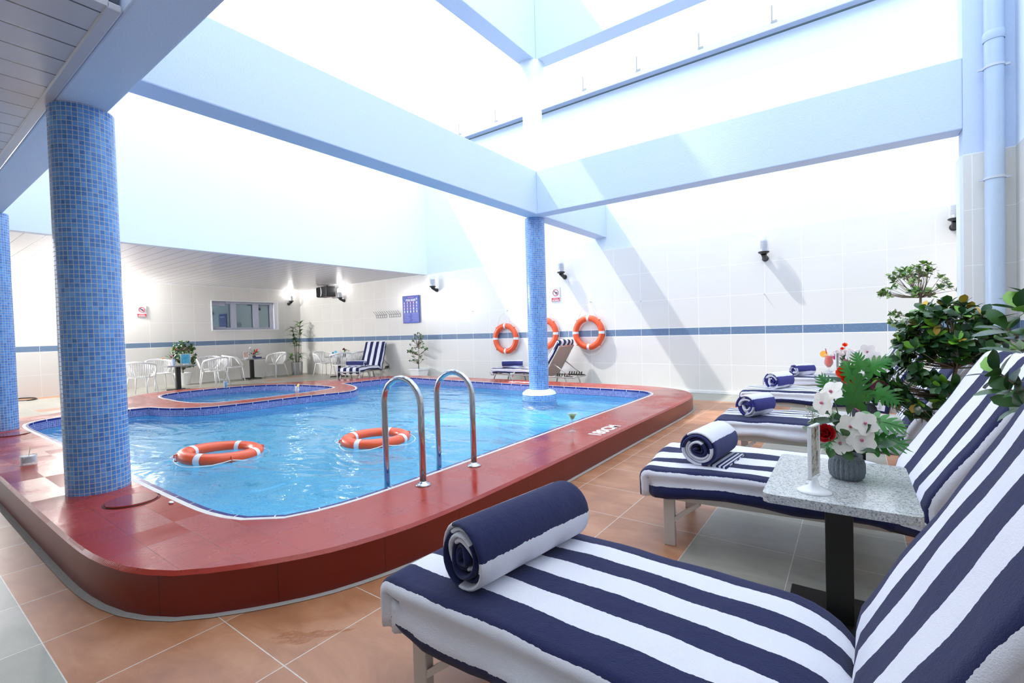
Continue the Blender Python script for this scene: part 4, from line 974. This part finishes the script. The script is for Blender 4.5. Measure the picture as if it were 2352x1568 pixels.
tag(MB().lathe([(.03, 0), (.036, .09)], 16).obj('cup', plain('turquoise_cup', hexc(60,180,200), .4), smooth=True, auto=40, loc=(-13.45, 8.83, .706)), 'small turquoise cup standing on the navy box of the corner table', 'cup')

# ================================================================= plants
def leafmat(name, a, b_, rough=.35):
    m, nt, b = newmat(name); f = noise(nt, objco(nt), 9, 2); c = mixc(nt, f, a, b_)
    nt.links.new(c, b.inputs['Base Color']); b.inputs['Roughness'].default_value = rough; b.inputs['Subsurface Weight'].default_value = 0
    b.inputs['Transmission Weight'].default_value = 0; return m
LG = [leafmat('leaf_dark', hexc(34,68,46), hexc(58,98,60), .26), leafmat('leaf_mid', hexc(48,90,44), hexc(72,118,52), .3), leafmat('leaf_bright', hexc(96,160,40), hexc(130,186,56), .35), leafmat('leaf_yellow', hexc(206,160,48), hexc(226,190,80), .4), leafmat('leaf_pale', hexc(130,156,96), hexc(160,180,110), .4)]
LIN = LG[0]
BARK = plain('bark', hexc(132,116,98), .85, nscale=40, nstr=.6); SOIL = plain('soil', hexc(50,38,30), .95, nscale=50, nstr=.6)
def leaf(mb, p, d, n, L, Wd, mi=0, bend=.15, fold=.18, prof=(0, .55, .92, 1.0, .82, .0)):
    p, d, n = Vector(p), Vector(d).normalized(), Vector(n)
    s = d.cross(n)
    if s.length < 1e-3: s = d.cross(Vector((1, 0, .1)))
    s.normalize(); n = s.cross(d).normalized(); K = len(prof)-1; V = []
    for i, w in enumerate(prof):
        f = i/K; c = p + d*L*f - n*bend*L*f*f
        V += [c - s*Wd/2*w + n*fold*Wd/2*w, c, c + s*Wd/2*w + n*fold*Wd/2*w]
    F = []
    for i in range(K):
        a = i*3; F += [(a, a+1, a+4, a+3), (a+1, a+2, a+5, a+4)]
    mb.add(V, F, mi)
def rvec(r): 
    while True:
        v = Vector((r.uniform(-1, 1), r.uniform(-1, 1), r.uniform(-1, 1)))
        if .05 < v.length < 1: return v.normalized()
def rosette(mb, c, ax, r, n, L, Wd, mats, wts):
    ax = Vector(ax).normalized(); t1 = ax.cross(Vector((.3, .2, 1))).normalized() if abs(ax.z) < .95 else Vector((1, 0, 0)); t2 = ax.cross(t1)
    for k in range(n):
        a = 2.4*k+r.random()*.6; e = .15+.75*(k/n); d = (t1*cos(a)+t2*sin(a))*(1-e*.75)+ax*(e)
        leaf(mb, Vector(c)-ax*.02*(1-e), d, ax, L*r.uniform(.75, 1.12)*(1-.25*e), Wd*r.uniform(.8, 1.1), r.choices(mats, wts)[0], r.uniform(.05, .3), .15)
def bush(name, label, cat, loc, clusters, trunk, leafL, leafW, nl, seed, mats=(0, 1, 2, 3), wts=(50, 32, 14, 2), pot=None, tw=.02, branch_r=.006, group=None, fmats=None):
    nl = nl
    """trunk: list of points in world offset from loc; clusters: list of world-offset points"""
    r = random.Random(seed); t = thing(name, label, cat, loc, 0, group)
    if pot: pot(t)
    mb = MB(); mb.tube(trunk, [tw*(1-.5*i/(len(trunk)-1)) for i in range(len(trunk))], 8)
    T = [Vector(p) for p in trunk]
    for c in clusters:
        c = Vector(c); b0 = min(T[1:], key=lambda q: (q-c).length + abs(q.z-(c.z-.15))*.5)
        m1 = b0.lerp(c, .5)+rvec(r)*.02+Vector((0, 0, -.03*(c-b0).length)); mb.tube([b0, m1, c], [branch_r*1.4, branch_r, branch_r*.6], 5)
    mb.obj('stems', BARK, t, smooth=True)
    mb = MB()
    for c in clusters:
        c = Vector(c); ctr = T[-1]; ax = (c-ctr+Vector((0, 0, .22))).normalized()+rvec(r)*.25
        rosette(mb, c, ax, r, nl, leafL, leafW, mats, wts)
    mb.obj('foliage', fmats or LG, t, smooth=True); return t
def plastic_pot(r1, r2, h, m, square=False):
    def f(t):
        if square:
            b = MB(); n = 4; a = R_(45); V = []
            for rr_, z in ((r1, 0), (r2, h*.85), (r2*1.1, h*.85), (r2*1.12, h)):
                for k in range(4): V.append((rr_*1.41*cos(a+pi/2*k), rr_*1.41*sin(a+pi/2*k), z))
            F = [(i*4+k, i*4+(k+1) % 4, (i+1)*4+(k+1) % 4, (i+1)*4+k) for i in range(3) for k in range(4)]
            b.add(V, F+[(3, 2, 1, 0)]); b.obj('pot', m, t, bevel=.01)
        else: MB().lathe([(r1, 0), (r2, h*.88), (r2*1.08, h*.88), (r2*1.1, h), (r2*.98, h), (r2*.96, h*.9)], 28, cap=False).obj('pot', m, t, smooth=True, auto=35)
        MB().lathe([(.001, h*.9), (r2*.97, h*.9)], 20, cap=False).obj('soil', SOIL, t)
    return f
WPOT = plain('white_pot', hexc(244,244,244), .4); DPOT = plain('dark_pot', hexc(70,62,56), .7); SPOT = plain('steel_pot', hexc(186,188,190), .22, .9)
# big ficus among the loungers
r = random.Random(21); cl = []
for _ in range(112):
    v = rvec(r)*r.uniform(.35, 1)**.5
    cl.append((.0+v.x*.30, v.y*.26, 1.16+v.z*.20+.06*(1-abs(v.x))))
for _ in range(16): cl.append((-.18+r.uniform(-.14, .12), -.02+r.uniform(-.12, .1), 1.06+r.uniform(-.1, .13)))
for _ in range(30): cl.append((-.33+r.uniform(-.11, .12), -.08+r.uniform(-.1, .12), .86+r.uniform(-.11, .10)))
for _ in range(22): cl.append((-.12+r.uniform(-.16, .14), -.12+r.uniform(-.08, .08), .82+r.uniform(-.17, .12)))
bush('potted_ficus', 'large dark leafy ficus growing between the second and third loungers', 'plant', (.50, 4.12, 0), cl, [(0, 0, .2), (0, 0, .6), (-.01, 0, .8), (.02, 0, .98), (0, .01, 1.12)], .088, .046, 8, 5, pot=plastic_pot(.10, .13, .25, DPOT), tw=.017, branch_r=.0032)
# umbrella-crowned tree by the pillar
r = random.Random(31); cl = []
for _ in range(70):
    a = r.uniform(0, 2*pi); q = r.random()**.5; cl.append((.36*q*cos(a)-.03, .3*q*sin(a), 1.66+.30*(1-q*q)+r.uniform(-.07, .05)-(0 if q < .8 else .06)))
for _ in range(14): cl.append((-.16+r.uniform(-.12, .1), r.uniform(-.1, .1), 1.28+r.uniform(-.1, .12)))
bush('potted_tree', 'small tree with a flat umbrella crown in front of the tiled pillar', 'plant', (.63, 7.5, 0), cl, [(0, 0, .25), (.01, 0, .8), (0, 0, 1.3), (.01, 0, 1.56)], .07, .036, 7, 7, mats=(1, 4, 2, 0), wts=(28, 50, 14, 8), pot=plastic_pot(.13, .17, .3, DPOT), tw=.024, branch_r=.003)
# right edge plant
r = random.Random(41)
cl = [(-.13, 0, 1.26), (-.10, -.03, 1.33), (-.05, .03, 1.36), (-.09, .02, 1.18), (-.04, -.05, 1.22), (-.13, .0, 1.04), (-.10, -.03, .99), (-.15, .02, 1.10), (.02, 0, 1.42), (.08, .02, 1.2), (.06, 0, 1.36), (-.02, 0, 1.05), (.1, .04, 1.05)]
bush('potted_ficus', 'broad-leaved ficus twigs reaching in at the right edge beside the upright lounger backs', 'plant', (.57, 2.42, 0), cl, [(0, 0, .2), (.02, 0, .7), (0, 0, 1.0), (-.01, 0, 1.18)], .115, .055, 6, 9, mats=(0, 1, 2), wts=(35, 40, 25), pot=plastic_pot(.11, .14, .28, DPOT), tw=.012, branch_r=.005)
# far pots
r = random.Random(51); cl = []
for _ in range(110):
    v = rvec(r)*r.uniform(.3, 1)**.5; cl.append((v.x*.24, v.y*.32+.06, .88+v.z*.45))
bush('potted_ficus', 'dense round ficus in a white pot behind the table with the yellow drink', 'plant', (-15.98, 5.55, 0), cl, [(0, 0, .28), (0, 0, .5), (0, 0, .8), (0, 0, 1.0)], .085, .045, 7, 11, mats=(0, 1, 2), wts=(55, 33, 12), pot=plastic_pot(.16, .21, .36, WPOT), tw=.02)
r = random.Random(61); cl = []
for k in range(46):
    z = r.uniform(.5, 1.32); s = .30*(1-abs(z-.8)/.75)+.06; cl.append((r.uniform(-s, s)*1.1, r.uniform(-.12, .12), z))
bush('potted_shrub', 'loose small-leaved shrub in a white square pot below the blue rules board', 'plant', (-9.93, 9.2, 0), cl, [(0, 0, .25), (-.01, 0, .45), (.02, 0, .7), (.0, 0, .95)], .075, .03, 6, 13, mats=(1, 4, 0), wts=(45, 25, 30), pot=plastic_pot(.15, .19, .34, WPOT, True), tw=.014, branch_r=.005)
# dracaena
t = thing('potted_dracaena', 'tall tiered dracaena in a shiny steel planter in the room corner', 'plant', (-15.85, 8.98, 0))
b = MB(); b.lathe([(.17, 0), (.19, .44), (.18, .44), (.178, .40)], 28, cap=False); b.obj('pot', SPOT, t, smooth=True, auto=40); MB().lathe([(.001, .40), (.18, .40)], 20, cap=False).obj('soil', SOIL, t)
r = random.Random(71); b = MB(); mb = MB(); stems = [((-.03, -.05), 1.62, 1), ((.05, .08), 1.78, 1), ((.0, .0), 1.12, 0), ((.06, -.08), 1.2, 0), ((0, .08), .72, 0), ((-.03, -.1), .66, 0)]
for (x, y), h, _ in stems:
    b.tube([(x*.5, y*.5, .38), (x, y, h*.6), (x*1.5, y*1.5, h)], .011, 6)
    for tier in range(4 if h > 1.5 else 2):
        zc = h-.13*tier
        for k in range(15):
            a = 2.4*k+r.random(); e = r.uniform(.05, .8); d = Vector((cos(a), sin(a), e)); leaf(mb, (x*1.5, y*1.5, zc), d, (0, 0, 1), r.uniform(.24, .36), .045, r.choices((0, 1, 2), (30, 45, 25))[0], r.uniform(.2, .5), .1, (.3, .9, 1, .8, .5, 0))
b.obj('stems', BARK, t, smooth=True); mb.obj('foliage', LG, t, smooth=True)

# ================================================================= flower arrangements
ORC = plain('orchid_white', hexc(240,236,226), .5); ORT = plain('orchid_throat', hexc(196,96,130), .5); ROS = plain('rose_red', hexc(190,12,28), .6); ORF = plain('orange_petals', hexc(238,78,30), .6); PNK = plain('pink_petals', hexc(226,120,170), .6); WPT = plain('cream_petals', hexc(246,236,234), .6)
MON = leafmat('monstera_green', hexc(34,98,38), hexc(70,148,50), .28); SPR = plain('sprig_green', hexc(60,170,90), .6); STM = plain('flower_stem', hexc(70,110,60), .6)
def petal_flower(mb, c, ax, r, rad, n=5, wid=.8, mi=0, cmi=1, cup=.25):
    ax = Vector(ax).normalized(); t1 = ax.cross(Vector((.1, .3, 1))).normalized(); t2 = ax.cross(t1); c = Vector(c)
    for k in range(n):
        a = 2*pi*k/n+.3; d = (t1*cos(a)+t2*sin(a)) + ax*cup
        leaf(mb, c, d, ax, rad, rad*wid, mi, .12, .08, (.3, .85, 1.08, 1.1, .85, .35))
    mb.sphere(c+ax*rad*.12, rad*.12, 8, 6, cmi)
def rose(mb, c, ax, rad, mi=0, layers=4):
    ax = Vector(ax).normalized(); t1 = ax.cross(Vector((.1, .3, 1))).normalized(); t2 = ax.cross(t1); c = Vector(c)
    for l in range(layers):
        n = 3+2*l; f = (l+1)/layers
        for k in range(n):
            a = 2*pi*k/n+l*.7; d = (t1*cos(a)+t2*sin(a))*f + ax*(1.2-f*.9)
            leaf(mb, c-ax*rad*.3, d, ax, rad*(.75+.35*f), rad*(.55+.3*f), mi, -.35, .2, (.4, .9, 1, 1, .8, .5))
def monstera(mb, p, d, n, S, mi=0):
    """split leaf with notched outline, length S"""
    p, d, n = Vector(p), Vector(d).normalized(), Vector(n); s = d.cross(n).normalized(); n = s.cross(d).normalized()
    K = 6; surf = lambda a_, b_: p + d*S*a_ + s*S*b_ - n*S*(.22*a_*a_+.30*b_*b_)
    V = []; m_ = 10
    for i in range(m_+1):
        f = i/m_; w_ = .15*(1-f*.55) if 0 < i < m_ else .04; f2 = -.04+f*1.02; V += [surf(f2, -w_), surf(f2, 0), surf(f2, w_)]
    mb.add(V, [q_ for i in range(m_) for q_ in ((i*3, i*3+1, i*3+4, i*3+3), (i*3+1, i*3+2, i*3+5, i*3+4))], mi)
    for sg in (-1, 1):
        for k in range(K):
            f = .02+.155*k; ln_ = (.50, .56, .52, .45, .36, .26)[k]; fw = (-.30, .12, .32, .5, .68, .9)[k]; V = []
            for i in range(6):
                q_ = i/5; c_ = (f+fw*ln_*q_*(.75+.35*q_), sg*(.05+ln_*q_*(1-.28*abs(fw)*q_)*.85)); hw = (.095, .096, .098, .094, .076, .016)[i]*(1 if k else 1.35)
                V += [surf(c_[0]-hw, c_[1]-sg*hw*.25), surf(c_[0], c_[1]), surf(c_[0]+hw, c_[1]+sg*hw*.25)]
            mb.add(V, [g_ for i in range(5) for g_ in ((i*3, i*3+1, i*3+4, i*3+3), (i*3+1, i*3+2, i*3+5, i*3+4))], mi)
    # raised midrib
    mb.tube([p - d*S*.02, p+d*S*.5-n*S*.05+n*.0015, p+d*S*.97-n*S*.2+n*.0015], S*.008, 5, mi=1)
def knit_vase(t, r_, h, m, seg=132):
    prof = [(.78, 0), (.93, .12), (1.0, .35), (1.0, .62), (.93, .8), (.84, .88), (.86, .93), (.86, 1.0), (.76, 1.0), (.74, .86)]
    b = MB(); o = len(b.v); b.lathe([(a*r_, z*h) for a, z in prof], seg)
    for i in range(o, len(b.v)):
        x, y, z = b.v[i]; q = (i-o)//seg; k = (i-o) % seg
        if 1 <= q <= 4:
            f = .93+.10*abs(sin(k*pi/seg*22)); b.v[i] = (x*f, y*f, z)
    b.obj('vase', m, t, smooth=True)
    MB().lathe([(.001, h*.88), (r_*.75, h*.88)], 16, cap=False).obj('filler', SOIL, t)
VAS = plain('knit_concrete', hexc(132,142,150), .9, nscale=260, nstr=.9, var=.35)
# -- arrangement on the closest granite table
t = thing('orchid_arrangement', 'white orchids, monstera leaves and a red rose in a ribbed grey pot', 'flowers', (-.036, 2.50, .62))
X0, Y0, Z0 = -.036, 2.50, .62; q = lambda x, y, z: Vector((x-X0, y-Y0, z-Z0))
knit_vase(t, .066, .105, VAS)
FR = Vector((.15, -1, .35)); top = Vector((0, 0, .10))
ol = [(-.085, 2.44, 1.000, (-.5, -.6, .5), .055), (-.118, 2.43, .952, (-.7, -.7, .1), .052), (-.020, 2.41, .862, (-.2, -1, .3), .052), (.028, 2.41, .880, (.3, -1, .35), .050), (.016, 2.40, .812, (.2, -1, .1), .054), (-.055, 2.41, .790, (-.3, -1, .0), .050), (-.10, 2.5, .905, (-.8, -.3, .3), .045)]
for x, y, z, ax, rad in ol:
    mb = MB(); petal_flower(mb, q(x, y, z), ax, None, rad, 5, .85, 0, 1, .15); mb.obj('orchid', [ORC, ORT], t, smooth=True)
mb = MB(); rose(mb, q(-.103, 2.41, .825), (-.3, -1, .3), .042); mb.obj('rose', ROS, t, smooth=True)
mon = [((-.015, 2.47, .955), (.25, -.15, .95), (.1, -1, .25), .13), ((.035, 2.46, .80), (1, -.15, .12), (.1, -.8, .7), .135), ((.04, 2.48, .885), (1, -.05, -.05), (.1, -.7, .9), .13), ((-.085, 2.49, 1.00), (-.55, .05, .9), (.4, -1, .2), .085)]
for p, d, n, S in mon:
    mb = MB(); monstera(mb, q(*p), d, n, S); mb.obj('monstera_leaf', [MON, STM], t, smooth=True)
mb = MB(); r = random.Random(3)
for p, d, L, Wd in (((-.06, 2.46, .875), (-1, -.2, .0), .12, .05), ((-.07, 2.45, .80), (-.35, -.3, -.9), .09, .045), ((-.05, 2.43, .775), (.5, -.6, -.7), .07, .04), ((.0, 2.45, .775), (1, -.2, -.05), .085, .045), ((-.09, 2.46, .9), (-.9, -.1, .35), .09, .04), ((-.03, 2.47, .9), (.2, 0, 1), .12, .04), ((-.02, 2.52, .85), (.6, .6, .5), .12, .05), ((-.06, 2.54, .85), (-.5, .7, .5), .12, .05), ((-.03, 2.45, .83), (-.3, -.8, .1), .06, .04), ((.0, 2.48, .93), (-.2, .1, 1), .1, .035)):
    leaf(mb, q(*p), d, (0, -.5, .9), L, Wd, r.choice((0, 0, 1)), .2)
for k in range(34):
    v = rvec(r); v.z = abs(v.z)*.8; leaf(mb, q(-.035, 2.50, .76)+v*r.uniform(.03, .13), v+Vector((0, .1, .35)), (0, -.6, .8), r.uniform(.06, .10), r.uniform(.03, .045), r.choices((0, 1), (80, 20))[0], .25)
mb.obj('foliage', LG, t, smooth=True)
mb = MB()
for p, *_ in mon: mb.tube([top, (q(*p)+top)/2+Vector((0, 0, .02)), q(*p)], .0022, 5)
for x, y, z, *_ in ol: mb.tube([top, (q(x, y, z)+top)/2+Vector((0, .03, .02)), q(x, y, z)], .0018, 5)
mb.obj('stems', STM, t, smooth=True)
for base, m_, nm, dd in (((-.155, 2.46, .885), plain('sprig_white', hexc(214,216,196), .7), 'sprig', (-.4, -.2, .6)), ((-.09, 2.41, .79), SPR, 'sprig', (-.5, -.4, -.3))):
    mb = MB(); r = random.Random(8)
    for k in range(26):
        v = (Vector(dd).normalized()*r.uniform(-.02, .035)+rvec(r)*.028); mb.tube([q(*base), q(*base)+v], .0009, 4); mb.sphere(q(*base)+v, .0028, 6, 4)
    mb.obj(nm, m_, t)
# -- arrangement on the second granite table
t = thing('flower_arrangement', 'orange and pink flowers with monstera leaves, just behind the orchid pot', 'flowers', (.045, 4.0, .62)); X0, Y0, Z0 = .045, 4.0, .62
knit_vase(t, .07, .12, plain('dark_knit', hexc(88,88,96), .9, nscale=220, nstr=.8, var=.3), 132)
fl = [('orange_flower', ORF, -.065, 3.95, .945, .05), ('orange_flower', ORF, -.035, 3.93, .912, .05), ('orange_flower', ORF, .0, 3.9, .87, .028), ('pink_flower', PNK, .125, 3.95, .85, .055), ('pink_flower', PNK, -.008, 3.92, .75, .035), ('pink_flower', PNK, .02, 3.9, .725, .03), ('pink_flower', PNK, .05, 3.97, 1.0, .035), ('pale_orchid', WPT, .065, 4.0, 1.09, .055), ('pale_orchid', WPT, -.01, 3.99, 1.06, .05), ('pale_orchid', WPT, .10, 3.96, 1.05, .05)]
for nm, m_, x, y, z, rad in fl:
    mb = MB()
    if nm == 'pale_orchid': petal_flower(mb, q(x, y, z), (-.1, -1, .3), None, rad, 5, .8, 0, 1)
    else: rose(mb, q(x, y, z), (-.1, -1, .6), rad)
    mb.obj(nm, [m_, ORT], t, smooth=True)
for p, d, n, S in (((.06, 3.93, .98), (.9, -.1, .55), (0, -1, .4), .15), ((.11, 3.9, .84), (.9, -.2, -.55), (0, -1, .3), .14), ((-.02, 3.9, .93), (-.3, 0, .9), (.2, -1, .2), .12), ((.03, 3.9, .98), (-.2, 0, 1), (.2, -1, .3), .12)):
    mb = MB(); monstera(mb, q(*p), d, n, S); mb.obj('monstera_leaf', [MON, SPR], t, smooth=True)
mb = MB(); r = random.Random(14)
for k in range(46):
    v = rvec(r); v.z = abs(v.z)*.9+.1; leaf(mb, Vector((0, -.02, .16))+v*r.uniform(.03, .14), v+Vector((0, -.2, .2)), (0, -.5, 1), r.uniform(.06, .11), .04, r.choices((0, 1, 2), (60, 30, 10))[0], .3)
mb.obj('foliage', LG, t, smooth=True)
mb = MB()
for nm, m_, x, y, z, rad in fl: mb.tube([(0, 0, .1), q(x, y, z)], .002, 5)
mb.obj('stems', STM, t, smooth=True)
# -- posy on the last granite table and the far tables
def posy(name, label, loc, items, r0, h, vm, leaves=22, spread=.12, seed=1, zf=.2, group=None):
    t = thing(name, label, 'flowers', loc, 0, group); MB().lathe([(r0*.9, 0), (r0, h*.5), (r0, h), (r0*.9, h)], 20).obj('vase', vm, t, smooth=True, auto=40)
    for nm, m_, x, y, z, rad in items:
        mb = MB(); rose(mb, (x, y, z), (x*2+.05, -1, .8), rad, layers=3); mb.obj(nm, m_, t, smooth=True)
    mb = MB(); r = random.Random(seed)
    for k in range(leaves):
        v = rvec(r); v.z = abs(v.z)*.7; leaf(mb, Vector((0, 0, h))+v*spread*r.uniform(.2, .8), v+Vector((0, 0, .3)), (0, 0, 1), spread*.6, .04, r.choices((0, 1, 2), (60, 30, 10))[0], .3)
    mb.obj('foliage', LG, t, smooth=True); mb = MB()
    for nm, m_, x, y, z, rad in items: mb.tube([(0, 0, h*.9), (x, y, z)], .003, 5)
    mb.obj('stems', STM, t); return t
r = random.Random(5); it = []
for k in range(12): a = 2.4*k; q_ = .5+.5*k/12; it.append(('cream_flower', WPT, .13*q_*cos(a), .10*q_*sin(a), .26-.06*q_+r.uniform(0, .05), .045))
it += [('pink_flower', PNK, -.10, -.1, .19, .045), ('pink_flower', PNK, .02, -.13, .14, .05), ('pink_flower', PNK, .12, -.1, .17, .04), ('orange_flower', ORF, .0, -.02, .36, .035), ('orange_flower', ORF, -.03, .0, .31, .025)]
posy('flower_arrangement', 'bunch of cream and pink flowers in a dark vase beside the orange cocktail', (-.115, 7.86, .62), it, .055, .12, plain('green_vase', hexc(60,72,74), .5), seed=6)
GF = 'small posies on the cafe tables'
posy('flower_posy', 'posy of bright orange and red flowers with dark leaves by the window wall', (-15.82, 7.52, .66), [('orange_flower', ORF, .05, .05, .22, .05), ('orange_flower', ORF, .0, .10, .26, .045), ('red_flower', ROS, .04, -.02, .16, .04), ('cream_flower', WPT, 0, -.12, .33, .04), ('cream_flower', WPT, .0, -.06, .28, .035)], .05, .09, DPOT, 34, .2, 9, group=GF)
posy('flower_posy', 'small posy with pink and yellow blooms beside the blue picture card', (-14.42, 4.80, .66), [('pink_flower', PNK, .02, -.03, .24, .035), ('yellow_flower', CIT, .0, -.22, .19, .03), ('red_flower', ROS, .02, .06, .42, .03), ('cream_flower', WPT, 0, .04, .3, .03)], .045, .16, plain('blue_vase', hexc(196,210,236), .4), 20, .2, 10, group=GF)
posy('flower_posy', 'posy with one dark red rose and pale orchids on the corner table', (-13.05, 8.98, .66), [('red_flower', plain('dark_red', hexc(140,16,40), .6), 0, -.02, .22, .05), ('pale_orchid', WPT, .12, 0, .2, .05), ('pale_orchid', WPT, .22, 0, .17, .045)], .05, .09, DPOT, 16, .16, 11, group=GF)
